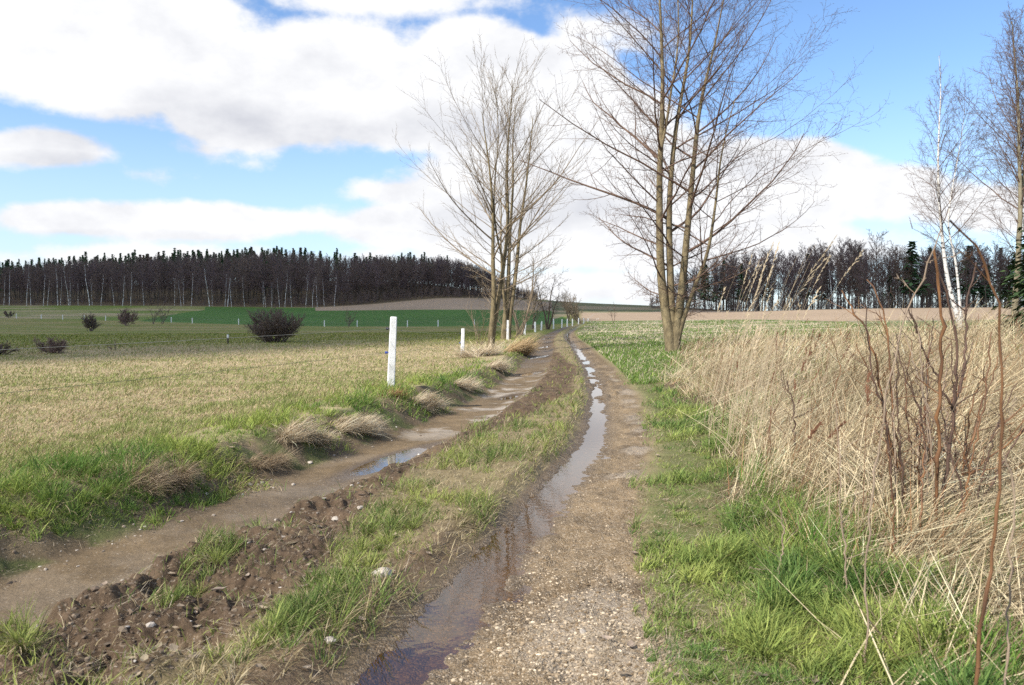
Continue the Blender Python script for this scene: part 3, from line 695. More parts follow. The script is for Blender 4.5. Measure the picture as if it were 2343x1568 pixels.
# ------------------------------------------------------------------ loose stuff on the track: gravel, clods, straw, leaves
def rock_variants(nv, seed, rough=.3, sub=1):
    out = []
    import bmesh
    for i in range(nv):
        bm = bmesh.new(); bmesh.ops.create_icosphere(bm, subdivisions=sub, radius=1)
        rr = np.random.default_rng(seed + i); sc = rr.uniform(.6, 1.2, 3); sc[2] *= .65
        vs_ = np.array([v.co[:] for v in bm.verts]); vs_ *= (1 + rr.normal(0, rough * .5, (len(vs_), 1))); vs_ *= sc
        fs = np.array([[v.index for v in f.verts] for f in bm.faces]); bm.free(); out.append((vs_, fs))
    return out
def scatter_rocks(name, X, Y, Z, S, col, mat, label, seed, rough=.3, sub=1):
    vars_ = rock_variants(6, seed, rough, sub); rg = np.random.default_rng(seed); n = len(X); pick = rg.integers(0, 6, n)
    g = Geo()
    for v in range(6):
        m = np.where(pick == v)[0]
        if not len(m): continue
        vs_, fs = vars_[v]; a = rg.uniform(0, 6.28, len(m)); ca, sa = np.cos(a)[:, None], np.sin(a)[:, None]
        x = vs_[None, :, 0] * ca - vs_[None, :, 1] * sa; y = vs_[None, :, 0] * sa + vs_[None, :, 1] * ca; z = np.repeat(vs_[None, :, 2], len(m), 0)
        V = np.stack([x, y, z], -1) * S[m][:, None, None] + np.stack([X[m], Y[m], Z[m]], 1)[:, None]
        k = len(vs_); T = (fs[None] + (np.arange(len(m)) * k)[:, None, None]).reshape(-1, 3)
        g.add(V.reshape(-1, 3), None, T, np.repeat(col[m], k, 0))
    return obj(name, g.mesh(name, mat, False), kind='stuff', label=label)
def tint_mat(name, rough=.85, nsc=30, amt=.5):
    m, nt, b = new_mat(name); at = node(nt, 'ShaderNodeAttribute', attribute_name='tint'); tc = node(nt, 'ShaderNodeTexCoord')
    n_ = node(nt, 'ShaderNodeTexNoise', Scale=float(nsc), Detail=5.0); link(nt, tc.outputs['Object'], n_.inputs['Vector'])
    f = math_node(nt, 'MULTIPLY_ADD', n_.outputs[0], amt * 2, 1 - amt)
    link(nt, mixcol(nt, 1.0, at.outputs['Color'], f, 'MULTIPLY'), b.inputs['Base Color']); b.inputs['Roughness'].default_value = rough
    bp = node(nt, 'ShaderNodeBump', Strength=.6, Distance=.006); link(nt, n_.outputs[0], bp.inputs['Height']); link(nt, bp.outputs[0], b.inputs['Normal'])
    return m
rock_m = tint_mat('pebble_stone', .8, 60, .3); clod_m = tint_mat('mud_clod', .9, 45, .5)
X, Y, rg = sample(150000, 2.6, 30, 2.0, -25, 25, 41); D = fields(X, Y); pt = fbm(X, Y, .5, 3, 185)
k = rg.random(len(X)) < D['grav'] * ss(D['dR'], .1, .3) * (.15 + .85 * ss(pt, .42, .6)); X, Y = X[k], Y[k]; n = len(X)
S = rg.gamma(1.8, .0018, n).clip(.0018, .014)
scatter_rocks('gravel', X, Y, D['z'][k] + S * .1, S, tint(rg, n, [.17, .115, .06], [.55, .45, .32], rg.random(n) ** 1.6), rock_m, 'pale gravel and pebbles beside the wet rut', 5)
X, Y, rg = sample(60000, 2.6, 34, 1.9, -39, 20, 42); D = fields(X, Y)
k = rg.random(len(X)) < D['churn'] * .85 + D['face'] * .25 * ss(D['dL'], -1.4, -.6) * (D['dR'] < -1) + D['mudL'] * .05 * (D['dL'] < 1); X, Y = X[k], Y[k]; n = len(X)
S = (rg.gamma(1.0, .0048, n)).clip(.002, .04)
scatter_rocks('mud_clods_dirt', X, Y, D['z'][k] - S * .15, S, tint(rg, n, [.075, .05, .033], [.19, .145, .10], rg.random(n) ** 1.3), clod_m, 'crumbly dark mud clods churned up beside the left rut', 6, .5)
X, Y, rg = sample(9000, 2.6, 24, 1.9, -39, 20, 43); D = fields(X, Y); e1 = np.exp(-((D['dL'] + .5) / .12) ** 2) + np.exp(-((D['dL'] - .42) / .12) ** 2)
k = rg.random(len(X)) < e1 * .8 + .05 * D['churn'] + .03 * D['mudL']; X, Y = X[k], Y[k]; n = len(X); S = rg.gamma(2.0, .0045, n).clip(.003, .022)
scatter_rocks('scattered_pebbles_gravel', X, Y, D['z'][k] + S * .1, S, tint(rg, n, [.25, .2, .15], [.55, .50, .44]), rock_m, 'small pale pebbles along the edges of the left rut', 7)
# straw and dead leaves lying about
X, Y, rg = sample(26000, 2.6, 26, 1.9, -39, 30, 44); D = fields(X, Y)
k = rg.random(len(X)) < D['churn'] * .30 + D['gstrip'] * .25 + D['grav'] * .10 * ss(D['dR'], .3, .5) + .3 * (D['dR'] > .8) * (1 - D['dry']) + .25 * D['face'] * (D['dL'] < 0)
X, Y = X[k], Y[k]; n = len(X); dist = np.hypot(X, Y)
blades('straw_litter', X, Y, D['z'][k] + .008, rg.uniform(.04, .22, n), np.maximum(.0025, pxw(dist) * .33), rg.uniform(0, 6.28, n), rg.uniform(1.35, 1.6, n), rg.uniform(-.1, .15, n), tint(rg, n, [.30, .24, .15], [.62, .53, .40]), db, 'loose straw lying on the mud and verge')
g = Geo(); X, Y, rg = sample(1500, 2.8, 20, 1.8, -39, 25, 45); D = fields(X, Y)
k = rg.random(len(X)) < D['churn'] * .3 + D['gstrip'] * .2 + .2 * D['face'] + .15 * (D['dR'] > .8) * (1 - D['dry'])
for x, y, z in zip(X[k], Y[k], D['z'][k]):
    s = rg.uniform(.015, .04); a = rg.uniform(0, 6.28); ca, sa = math.cos(a), math.sin(a); c_ = rg.uniform(.2, .9)
    L_ = [(0, -1, .25), (.5, -.3, .1 + .4 * c_), (.45, .4, .35), (0, 1, .5), (-.5, .35, .2), (-.4, -.4, .5 * c_), (0, 0, -.05)]
    g.add([(x + (p * ca - q * sa) * s, y + (p * sa + q * ca) * s, z + .012 + r_ * s * .8) for p, q, r_ in L_], None, [(6, 0, 1), (6, 1, 2), (6, 2, 3), (6, 3, 4), (6, 4, 5), (6, 5, 0)],
          A3([.36, .30, .23]) * rg.uniform(.5, 1.3) * A3([1, rg.uniform(.93, 1), rg.uniform(.85, 1)]))
obj('fallen_leaves', g.mesh('fallen_leaves', db), kind='stuff', label='curled pale dead leaves on the churned mud')

# ------------------------------------------------------------------ single stones and tussocks
def px_ground(x, r):
    """Where the sight line through picture point (x, r) meets the ground."""
    ys = np.geomspace(2.5, 420, 4000); X_ = (x - CX) / F * ys; zz = fields(X_, ys)['z']; zl = EYE + (HOR - r) / F * ys
    i = np.argmax(zl < zz + .01); return float(X_[i]), float(ys[i]), float(zz[i])
stone_m = noise_mat('pale_stone', (.30, .25, .20), (.55, .50, .43), 18, .85, .6, 60)
def stone(xp, rp, s, label, seed):
    x, y, z = px_ground(xp, rp); vs_, fs = rock_variants(1, seed, .28, 3)[0]
    sm = np.array([fbm(np.array([v[0] * 2 + 9]), np.array([v[1] * 2 + v[2] * 1.7 + 5]), .8, 3, seed)[0] for v in vs_])
    vs_ = unit(vs_) * (.75 + .6 * sm)[:, None] * A3([1, .8, .6])
    me = np_mesh('stone', vs_ * s, None, fs, stone_m, True)
    o = obj('stone', me, label=label, category='stone', group='pale stones lying along the track'); o.location = (x, y, z + s * .2); o.rotation_euler = (.2, .1, seed)
for a in [(870, 1318, .055, 'largest pale crumbly stone in the grass left of the near water', 3), (392, 1370, .032, 'pale round stone on the dark churned mud', 5),
          (765, 1192, .030, 'pale stone on the mud edge left of the grass strip', 6), (822, 1165, .026, 'small grey stone beside the mud ridge between the ruts', 7),
          (668, 960 + 150, .022, 'whitish stone at the foot of the left bank', 8), (566, 1112, .035, 'flat pale stone at the bank foot in the rut edge', 9),
          (707, 1060, .028, 'pale stone under the dead grass tussock on the bank', 12), (750, 1472, .026, 'buff stone lowest in the grass strip near the water', 13),
          (1335, 1452, .02, 'small white stone on the gravel near the bottom edge', 14)]: stone(*a)
def tussock(xp, rp, rad, hgt, colA, colB, label, seed, nb=2600, hdm=None, off=(0, 0)):
    rad *= .95; hgt *= .42; nb = int(nb * .8)
    x, y, z = px_ground(xp, rp); rg = np.random.default_rng(seed); x += off[0]; y += off[1]; z = ground_z(x, y)
    t = thing('grass_tussock', label, 'grass tussock', (x, y, z), 0, 'dead grass tussocks on the left bank')
    a = rg.uniform(0, 6.28, nb); rr = rad * .75 * np.sqrt(rg.random(nb)); u_ = np.cos(a) * rr * 1.5; v_ = np.sin(a) * rr * .45
    u_ *= 1.25; wv = (fbm(u_ * 1.0 + seed * 7.1, u_ * 0 + 3.0, rad * .5, 2, seed) - .5) * rad * .9; v_ = v_ + wv
    X_ = .30 * u_ + .95 * v_ - rad * .25; Y_ = .95 * u_ - .30 * v_
    cl = fbm(u_ * 3 + seed, v_ * 3, .35, 2, seed)
    hd = a + rg.normal(0, .8, nb)
    if hdm is not None: hd = np.where(rg.random(nb) < .95, hdm + .5 + (cl - .5) * 2.2 + rg.normal(0, .35, nb), hd)
    dist = y; rag = fbm(u_ * 2 + 3 * seed, v_ * 2, .16, 3, seed + 4)
    L = rg.uniform(.25, 1.1, nb) * (rad + hgt) * .62 * (.35 + 1.5 * ss(rag, .3, .7)); gz = fields(x + X_, y + Y_)['z'] - z
    lean = rg.uniform(.75, 1.4, nb); bend = rg.uniform(.1, .9, nb)
    zz = gz + rg.uniform(0, .8, nb) ** 2 * hgt * (1 - (rr / (rad * .75)) ** 2) - .03
    blades('blades', X_, Y_, zz, L, np.full(nb, max(.003, pxw(dist) * .38)), hd, lean, bend, tint(rg, nb, colA, colB, cl * .5 + rg.random(nb) * .5, .2) * np.where(rg.random(nb) < .12, 1, 1)[:, None], db, None, None, parent=t)
TA, TB = [.46, .36, .24], [.80, .68, .49]
for a in [(700, 1010, .30, .22, TA, TB, 'matted straw-coloured tussock hanging over the rut left of the puddle', 51, 4200, -.9),
          (815, 985, .30, .20, TA, TB, 'straw-coloured tussock directly above the puddle', 52, 4200, -.9),
          (905, 905, .22, .20, [.26, .15, .07], [.45, .29, .14], 'rusty brown tussock at the foot of the nearest post', 53, 2600, None),
          (975, 930, .32, .16, TA, TB, 'pale flattened tussock right of the nearest post', 54, 3600, -.9),
          (385, 1110, .28, .18, [.3, .22, .14], [.52, .42, .29], 'grey straw tussock on the bank edge farthest left', 55, 3600, -1.0),
          (610, 1060, .26, .12, [.3, .22, .14], [.5, .4, .27], 'low dead tussock on the bank left of the overhanging one', 56, 2600, -.9),
          (1065, 890, .36, .18, TA, TB, 'pale tussock on the bank in front of the second post', 57, 3000, -.8),
          (1140, 848, .5, .25, TA, TB, 'dead grass heap on the bank beyond the second post', 58, 3000, -.7),
          (1188, 806, .9, .75, [.40, .28, .14], [.60, .45, .26], 'big golden tussock right of the tree clump', 59, 3600, -.4),
          (1110, 815, .9, .35, TA, TB, 'dead grass round the foot of the left tree', 60, 3200, None)]: tussock(*a)

# ------------------------------------------------------------------ fence
conc = noise_mat('white_painted_concrete', (.58, .57, .53), (.88, .88, .86), 4, .85, .4, 70)
ins_blue = noise_mat('blue_insulator', (.01, .03, .22), (.02, .06, .35), 20, .3, .0, 20, spec=.5); ins_dark = noise_mat('dark_insulator', (.012, .014, .03), (.02, .02, .05), 20, .35, .0, 20, spec=.5)
import bmesh
def post_mesh(h, wd, dp):
    g = Geo(); b = .012
    def ring(z, w_, d_, ch):
        x, y = w_ / 2, d_ / 2
        return [(-x + ch, -y, z), (x - ch, -y, z), (x, -y + ch, z), (x, y - ch, z), (x - ch, y, z), (-x + ch, y, z), (-x, y - ch, z), (-x, -y + ch, z)]
    lv = [(-.3, 1.08), (h * .33, 1.04), (h * .66, .98), (h - .02, .93), (h, .80)]
    Vv_ = [p for z, s in lv for p in ring(z, wd * s, dp * s, b * s)]
    Vv_.append((0, 0, h + .004)); q = []
    for i in range(len(lv) - 1):
        for j in range(8): q.append((i * 8 + j, i * 8 + (j + 1) % 8, i * 8 + 8 + (j + 1) % 8, i * 8 + 8 + j))
    k = (len(lv) - 1) * 8
    g.add(Vv_, q, [(k + j, k + (j + 1) % 8, len(Vv_) - 1) for j in range(8)])
    return g.mesh('post', conc)
def insulator(root, zz, mat, wd):
    i = Geo(); a = np.linspace(0, 2 * math.pi, 13)
    x0 = -wd / 2
    i.tube(np.array([(x0 + .004, 0, zz), (x0 - .018, 0, zz), (x0 - .020, 0, zz), (x0 - .034, 0, zz), (x0 - .036, 0, zz), (x0 - .046, 0, zz), (x0 - .058, 0, zz), (x0 - .064, 0, zz)]), np.array([.009, .009, .024, .026, .014, .024, .022, .004]), 10)
    i.tube(np.stack([x0 - .041 + 0 * a, .012 * np.cos(a), zz + .012 * np.sin(a)], 1) , np.full(13, .004), 4)
    o = obj('insulator', i.mesh('insulator', mat, True), root); return o
def make_post(h=1.1, wd=.115, dp=.115, top=.25, low=.72):
    t = thing('fence_post', 'x', 'fence post'); obj('post', post_mesh(h, wd, dp), t)
    if top: insulator(t, h - .185 * h / 1.1, ins_dark, wd); insulator(t, h * .50, ins_blue, wd)
    return t
near = [  # picture x of the base, depth, base row, top row, label, lean
    (893, 13.0, 890, 725, 'nearest white concrete fence post, with a dark and a blue insulator', .045),
    (1057, 28.0, 826, 752, 'second white fence post along the track, in bank grass', .03),
    (1161, 46.0, 779, 733, 'third white fence post, touching the trunk of the tree clump', .015),
    (1200, 62.0, 765, 738, 'fourth white post, just right of the leaning forked stump tree', .06),
    (1224, 74.0, 762, 737, 'fifth white post, first of the row right of the tree clump', .0),
    (1238, 86.0, 757.5, 735.5, 'sixth white post, second of the row right of the clump', .05),
    (1266, 98.0, 748.5, 730, 'white post just right of the small bare tree', .0),
    (1285, 112.0, 747, 731, 'white post second right of the small bare tree', .02),
    (1297, 122.0, 746, 730, 'white post third right of the small bare tree', .03),
    (1309, 130.0, 745, 730, 'white post left of the leaning willow base', .02),
    (1323, 140.0, 743, 728, 'white post in front of the leaning willow base', .03),
    (1335, 150.0, 741.5, 728, 'white post just right of the leaning willow', .0),
    (1345, 166.0, 740, 729, 'short white post, second right of the willow', .0),
    (1364, 182.0, 739.5, 730, 'first of the farthest pair of white posts beside the track', .0),
    (1368, 186.0, 739.5, 729, 'second of the farthest pair of white posts beside the track', .0)]
proto = make_post(); pos = []
for i, (x, Yd, rb, rt, lab, ln) in enumerate(near):
    X_ = col_x(x, Yd); zb = row_z(rb, Yd); zg = ground_z(X_, Yd); ztop = row_z(rt, Yd)
    h = ztop - zg; s = h / 1.1
    if i < 3: t = make_post(h, .115, .115); t.location = (X_, Yd, zg); t.rotation_euler = (0, ln, .22); t['label'] = lab; t['group'] = 'white fence posts along the track'
    else:
        w_ = max(1, .0); t = dup(proto, (X_, Yd, zg), .22, lab, 'white fence posts along the track', (1.0 + Yd / 400, 1.0 + Yd / 400, s)); t.rotation_euler = (0, ln, .22)
    pos.append((X_, Yd, zg, h))
proto.location = (-7.0, 0.0, ground_z(-7, 0)); proto['label'] = 'white concrete fence post standing left of the camera'; proto['group'] = 'white fence posts along the track'
pos.insert(0, (-7.0, 0.0, ground_z(-7, 0), 1.1))
# far fence: small white posts along the green field
farx = [-60, -10, 38, 95, 144, 193, 242, 288, 392, 440, 546, 674, 742, 817, 897, 1000 - 68, 1002, 1085, 1130, 1222]
far = []
for i, x in enumerate(farx):
    Yd = float(fence_far(x)) - 1.2; X_ = col_x(x, Yd); zg = ground_z(X_, Yd)
    t = dup(proto, (X_, Yd, zg), .1 + .1 * (i % 3), 'tiny white post in the far fence line below the green field', 'small white posts of the far fence', (1.3, 1.3, 1.02 + .04 * (i % 3)))
    far.append((X_, Yd, zg))
wire_m = noise_mat('weathered_wire', (.2, .2, .18), (.34, .33, .3), 5, .6, .0, 10); wire_d = noise_mat('green_cord', (.06, .09, .06), (.10, .13, .09), 5, .7, .0, 10)
def wire(pts, frac, rad, mat, label, cat='fence wire', grp='wires of the track fence'):
    g = Geo()
    P = []
    for i in range(len(pts) - 1):
        a, b = pts[i], pts[i + 1]
        for t in np.linspace(0, 1, 9)[:-1] if i < len(pts) - 2 else np.linspace(0, 1, 9):
            za = a[2] + a[3] * frac; zb = b[2] + b[3] * frac
            P.append((a[0] + (b[0] - a[0]) * t - .09, a[1] + (b[1] - a[1]) * t, za + (zb - za) * t - .12 * 4 * t * (1 - t) * .35))
    P = np.array(P); g.tube(P, np.maximum(rad, P[:, 1] / 781 * .035), 4)
    obj('fence_wire', g.mesh('fence_wire', mat, True), label=label, category=cat, group=grp)
wire(pos, .832, .0022, wire_m, 'upper pale wire strung along the track posts')
wire(pos, .50, .0020, wire_d, 'lower dark wire strung along the track posts')
wire([(a[0], a[1], a[2], 1.1) for a in far], .8, .004, wire_m, 'thin wire along the far row of posts', grp='wires of the far fence')
# little marker post in the pasture
t = thing('marker_post', 'small dark stake with a white top standing alone in the pasture', 'marker post', (col_x(521, 46), 46, ground_z(col_x(521, 46), 46)))
g = Geo(); g.tube(np.array([(0, 0, -.2), (0, 0, .28), (.01, 0, .33)]), np.array([.05, .05, .05]), 8); obj('stake', g.mesh('stake', noise_mat('dark_wood', (.05, .04, .03), (.1, .08, .06), 9)), t)
g = Geo(); g.tube(np.array([(0, 0, .33), (0, 0, .34), (0, 0, .52), (0, 0, .53)]), np.array([.02, .062, .062, .01]), 8); obj('cap', g.mesh('cap', conc), t)

# ------------------------------------------------------------------ trees
bark_g = noise_mat('grey_green_bark', (.13, .11, .075), (.30, .26, .17), 6, .9, .7, 25, stretch=(1, 1, .5))
bark_y = noise_mat('ochre_bark', (.085, .066, .038), (.27, .215, .12), 4, .9, 1.0, 18, stretch=(1, 1, .6))
twig_d = noise_mat('dark_twigs', (.07, .048, .035), (.14, .10, .075), 3, .85, .0, 10)
twig_r = noise_mat('reddish_twigs', (.10, .06, .045), (.19, .125, .09), 3, .85, .0, 10)
twig_t = noise_mat('tan_twigs', (.16, .12, .08), (.28, .22, .15), 3, .85, .0, 10)
birch_b, nt, b = new_mat('birch_bark')
tc = node(nt, 'ShaderNodeTexCoord'); mp = node(nt, 'ShaderNodeMapping'); mp.inputs['Scale'].default_value = (1.2, 1.2, 3.2); link(nt, tc.outputs['Object'], mp.inputs[0])
n_ = node(nt, 'ShaderNodeTexNoise', Scale=3.0, Detail=5.0, Roughness=.65); link(nt, mp.outputs[0], n_.inputs['Vector'])
cr = node(nt, 'ShaderNodeValToRGB'); cr.color_ramp.elements[0].position = .40; cr.color_ramp.elements[0].color = (.03, .025, .02, 1); cr.color_ramp.elements[1].position = .46; cr.color_ramp.elements[1].color = (.70, .67, .62, 1)
link(nt, n_.outputs[0], cr.inputs[0]); link(nt, cr.outputs[0], b.inputs['Base Color']); b.inputs['Roughness'].default_value = .7

def resample(P, n):
    P = np.asarray(P, float); s = np.concatenate([[0], np.cumsum(np.linalg.norm(np.diff(P, axis=0), axis=1))]); t = np.linspace(0, s[-1], n)
    # smooth the polyline a little
    Q = np.stack([np.interp(t, s, P[:, i]) for i in range(3)], 1)
    for _ in range(2): Q[1:-1] = (Q[:-2] + 2 * Q[1:-1] + Q[2:]) / 4
    return Q, s[-1]
def zoom4(p): return (877 + .5208 * p[0], .5208 * p[1])
def zoom7(p): return (1875 + .463 * p[0], 60.5 + .463 * p[1])
def stems_from(ptsets, Yd, base, conv, n=20, dys=None):
    """Stem polylines as offsets from the tree base, in metres."""
    out = []
    for i, ps in enumerate(ptsets):
        P = []
        for j, p in enumerate(ps):
            x, y = conv(p); f = j / (len(ps) - 1); dy = (dys[i] if dys else 0) * f
            P.append((col_x(x, Yd) - base[0], dy, row_z(y, Yd) - base[2]))
        out.append(resample(P, n))
    return out
def make_tree(name, label, loc, stems, radii, lv, mats, tropes, group=None, seed=1, lens_fn=None, minr=(.006, .004, .003), flare=1.25, angfn=None):
    """stems: [(points, length)], lv: children per level."""
    rg = np.random.default_rng(seed)
    t = thing(name, label, 'tree', loc, 0, group)
    P = np.stack([s[0] for s in stems]); Ln = np.array([s[1] for s in stems]); Rr = np.stack(radii)
    for q_ in range(len(P)):
        g = Geo(); g.tube(P[q_], Rr[q_], 10); obj('trunk', g.mesh('trunk', mats[0], True), t)
    g = Geo(); cp, cr_, cl = P, Rr, Ln
    for i, L in enumerate(lv):
        S, D, l, r = spawn(cp, cr_, cl, L['c'], L.get('t0', .2), L.get('t1', .98), L['ang'], rg, L.get('lr', .4), L.get('lf', .4), L.get('rr', .5), minr[min(i, 2)], L.get('aj', .2), lens_fn=lens_fn if i == 0 else None)
        if i == 0 and angfn is not None:
            h = S[:, 2]; a = angfn(h); hz_ = unit(np.concatenate([D[:, :2], np.zeros((len(D), 1))], 1)); D = hz_ * np.sin(a)[:, None] + A3([0, 0, 1.]) * np.cos(a)[:, None]
        r = np.minimum(r, np.maximum(l * L.get('rmax', .012), minr[min(i, 2)]))
        k = l > L.get('lmin', .05); S, D, l, r = S[k], D[k], l[k], r[k]
        P2, R2 = grow(S, D, l, r, L['n'], L.get('up', .05), L.get('wig', .1), L.get('tp', .35), rg, L.get('upend', 0))
        g.tube(P2, R2, 5 if i == 0 else 3); cp, cr_, cl = P2, R2, l
    obj('crown', g.mesh('crown', mats[1], True), t)
    return t
def taper(r0, r1, n=20, flare=1.3):
    s = np.linspace(0, 1, n); r = r0 + (r1 - r0) * s ** .9; r = r * (1 + (flare - 1) * np.exp(-s * 22)); return r

# the big multi-stemmed tree right of the track
Yd = 33.0; bx = col_x(1538, Yd); base = (bx, Yd, ground_z(bx, Yd))
pts = [[(1268, 1560), (1256, 1440), (1222, 1300), (1215, 1150), (1212, 1000), (1210, 850), (1212, 700), (1222, 560), (1225, 400), (1222, 250), (1215, 100), (1206, -60), (1200, -220)],
       [(1272, 1560), (1266, 1400), (1262, 1200), (1255, 1000), (1258, 850), (1270, 750), (1280, 620), (1296, 520), (1315, 420), (1350, 250), (1362, 120), (1370, -40), (1376, -160)],
       [(1276, 1560), (1292, 1420), (1310, 1250), (1325, 1050), (1335, 950), (1345, 800), (1355, 680), (1364, 560), (1380, 440), (1420, 290), (1450, 150), (1470, 20)],
       [(1280, 1550), (1302, 1440), (1335, 1330), (1370, 1220), (1410, 1130), (1420, 1030), (1437, 880), (1445, 740), (1470, 600), (1500, 480)],
       [(1216, 660), (1245, 520), (1262, 400), (1285, 290), (1300, 150), (1300, 0), (1290, -140)]]
st = stems_from(pts, Yd, base, zoom4, 22, [.3, 1.0, -.5, -1.2, .8])
rad = [taper(.22, .025, 22), taper(.19, .022, 22), taper(.20, .02, 22), taper(.11, .015, 22), taper(.065, .015, 22, 1)]
def lensR(S, t, L):
    h = S[..., 2]; return np.interp(h, [1.5, 2.6, 4, 6, 9, 12, 15, 18], [1.8, 4.0, 6.2, 6.8, 6.9, 6.3, 4.8, 2.2]) * (np.random.default_rng(5).uniform(.6, 1.12, h.shape))
make_tree('bare_maple_tree', 'large leafless tree with four trunks from one base, right of the track', base, st, rad,
          [dict(c=22, t0=.10, t1=.97, ang=.8, rr=.48, n=9, up=.015, upend=.04, wig=.07, rmax=.0095, tp=.22), dict(c=14, t0=.12, ang=.68, lr=.34, lf=.45, rr=.55, n=5, up=.05, wig=.11, rmax=.011, lmin=.2),
           dict(c=6, ang=.7, lr=.38, lf=.3, n=4, up=.02, wig=.16, rmax=.012, lmin=.1), dict(c=3, t0=.3, ang=.75, lr=.42, n=2, up=.0, wig=.2, rmax=.02, lmin=.05)],
          [bark_y, twig_r], None, seed=21, lens_fn=lensR, angfn=lambda h: np.interp(h, [1.5, 4, 8, 12, 17], [1.35, 1.15, .98, .84, .62]), minr=(.012, .0065, .0045))

# left clump
Yd = 36.0; bx = col_x(1124, Yd); base = (bx, Yd, ground_z(bx, Yd))
pts = [[(468, 1560), (472, 1480), (482, 1380), (488, 1280), (480, 1150), (484, 1000), (478, 850), (466, 740), (450, 620), (436, 520)],
       [(470, 1560), (480, 1440), (498, 1370), (512, 1270), (530, 1150), (545, 1040), (548, 900), (540, 750), (545, 640), (556, 520), (566, 420), (566, 350)],
       [(530, 1160), (500, 1060), (485, 930), (490, 800), (508, 640), (503, 520), (492, 430)]]
st = stems_from(pts, Yd, base, zoom4, 20, [-.8, .5, -1.2])
rad = [taper(.15, .015, 20), taper(.14, .014, 20), taper(.05, .01, 20, 1)]
def lensL(S, t, L):
    h = S[..., 2]; return np.interp(h, [1.2, 3, 4.5, 7, 9.5, 12, 14], [1.6, 4.6, 6.4, 5.8, 3.7, 1.7, .5]) * (np.random.default_rng(6).uniform(.6, 1.1, h.shape))
LVL = [dict(c=20, t0=.17, t1=.97, ang=.6, rr=.5, n=9, up=.028, upend=.03, wig=.045, rmax=.0085, tp=.2), dict(c=12, t0=.2, ang=.5, lr=.36, lf=.5, n=5, up=.05, wig=.06, rmax=.0085, lmin=.2),
       dict(c=6, ang=.5, lr=.36, lf=.3, n=3, up=.04, wig=.1, rmax=.01, lmin=.1)]
make_tree('bare_ash_tree', 'slender leafless tree with forked ochre trunk, nearest of the clump left of the track', base, st, rad, LVL, [bark_y, twig_t], None, seed=22, lens_fn=lensL, angfn=lambda h: np.interp(h, [1, 4, 8, 13], [1.3, 1.05, .72, .4]), minr=(.011, .006, .0045))
Yd = 47.0; bx = col_x(1155, Yd); base = (bx, Yd, ground_z(bx, Yd))
pts = [[(528, 1500), (532, 1400), (548, 1280), (552, 1100), (560, 950), (572, 800), (565, 640), (580, 480)],
       [(545, 1500), (552, 1400), (575, 1260), (590, 1120), (600, 980), (625, 830), (640, 700), (652, 590), (658, 500)],
       [(538, 1500), (535, 1380), (520, 1200), (515, 1050), (520, 900), (505, 760)]]
st = stems_from(pts, Yd, base, zoom4, 20, [0, .8, -.8])
def lensM(S, t, L):
    h = S[..., 2]; return np.interp(h, [1.2, 3, 5, 8, 12, 15], [1.2, 3.4, 5.6, 5.0, 2.0, .5]) * (np.random.default_rng(7).uniform(.5, 1.1, h.shape))
make_tree('bare_ash_tree', 'three-stemmed leafless tree beside the third white post, behind the forked ochre trunk', base, st, [taper(.17, .02), taper(.17, .018), taper(.11, .013)], LVL, [bark_y, twig_t], None, seed=23, lens_fn=lensM, angfn=lambda h: np.interp(h, [1, 4, 8, 13], [1.3, 1.05, .72, .4]), minr=(.013, .008, .006))
# smaller trees and bushes
def stem_set(h, nst, spread, rg, n=12, leanx=0.):
    S = np.zeros((nst, 3)); S[:, :2] = rg.normal(0, .04 * nst ** .5, (nst, 2)); S[:, 2] = -.1
    a = rg.uniform(0, 6.28, nst); s = spread * np.sqrt(rg.uniform(.05, 1, nst)); D = np.stack([np.cos(a) * np.sin(s) + leanx, np.sin(a) * np.sin(s), np.cos(s)], 1)
    L = h * rg.uniform(.7, 1.05, nst); return S, D, L
def bush(name, label, loc, h, nst, spread, mat, seed, cat='bush', group=None, r0=.03, lv=(9, 6, 4), up=.03, leanx=0., wig=.09, lr=.42, minr=.005, ang=.6, link_=True):
    rg = np.random.default_rng(seed); S, D, L = stem_set(h, nst, spread, rg, leanx=leanx)
    P, Rr = grow(S, D, L, np.full(nst, r0), 8, up, wig, .25, rg)
    t = thing(name, label, cat, loc, 0, group)
    for q_ in range(len(P)):
        g = Geo(); g.tube(P[q_], Rr[q_], 5); obj('stem' if cat == 'bush' else 'trunk', g.mesh('stem', mat, True), t)
    g = Geo(); cp, cr_, cl = P, Rr, L
    for i, c in enumerate(lv):
        S, D, l, r = spawn(cp, cr_, cl, c, .25, .98, ang, rg, lr, .35, .5, minr); k = l > .04 * h / 3; S, D, l, r = S[k], D[k], l[k], r[k]
        P2, R2 = grow(S, D, l, np.minimum(r, np.maximum(l * .012, minr)), 4 if i < 2 else 2, .04, .13, .4, rg); g.tube(P2, R2, 3); cp, cr_, cl = P2, R2, l
    obj('crown', g.mesh('crown', mat, True), t); return t
def at_px(x, r):
    p = px_ground(x, r); return p
def at_d(x, Y_): X_ = col_x(x, Y_); return (X_, Y_, ground_z(X_, Y_))
p = at_d(1190, 58); bush('bare_tree', 'small forked tree leaning out of the dead grass beside the clump', p, 6.0, 4, .5, twig_t, 31, 'tree', r0=.10, lv=(9, 6, 3), minr=.009, wig=.1)
p = at_d(1176, 50); bush('bare_shrub', 'scraggly leafless shrub among the trunks of the clump', p, 3.4, 8, .9, twig_t, 32, 'bush', r0=.03, lv=(6, 4), minr=.008)
p = at_d(1098, 40); bush('bare_shrub', 'thin twiggy undergrowth left of the forked ochre trunk', p, 2.9, 7, .8, twig_t, 33, 'bush', r0=.018, lv=(6, 4), minr=.005)
p = at_d(1251, 92); bush('bare_tree', 'small dark bare tree standing alone by the fence right of the clump', p, 6.4, 3, .28, twig_d, 34, 'tree', r0=.12, lv=(10, 7, 4), minr=.014, ang=.8)
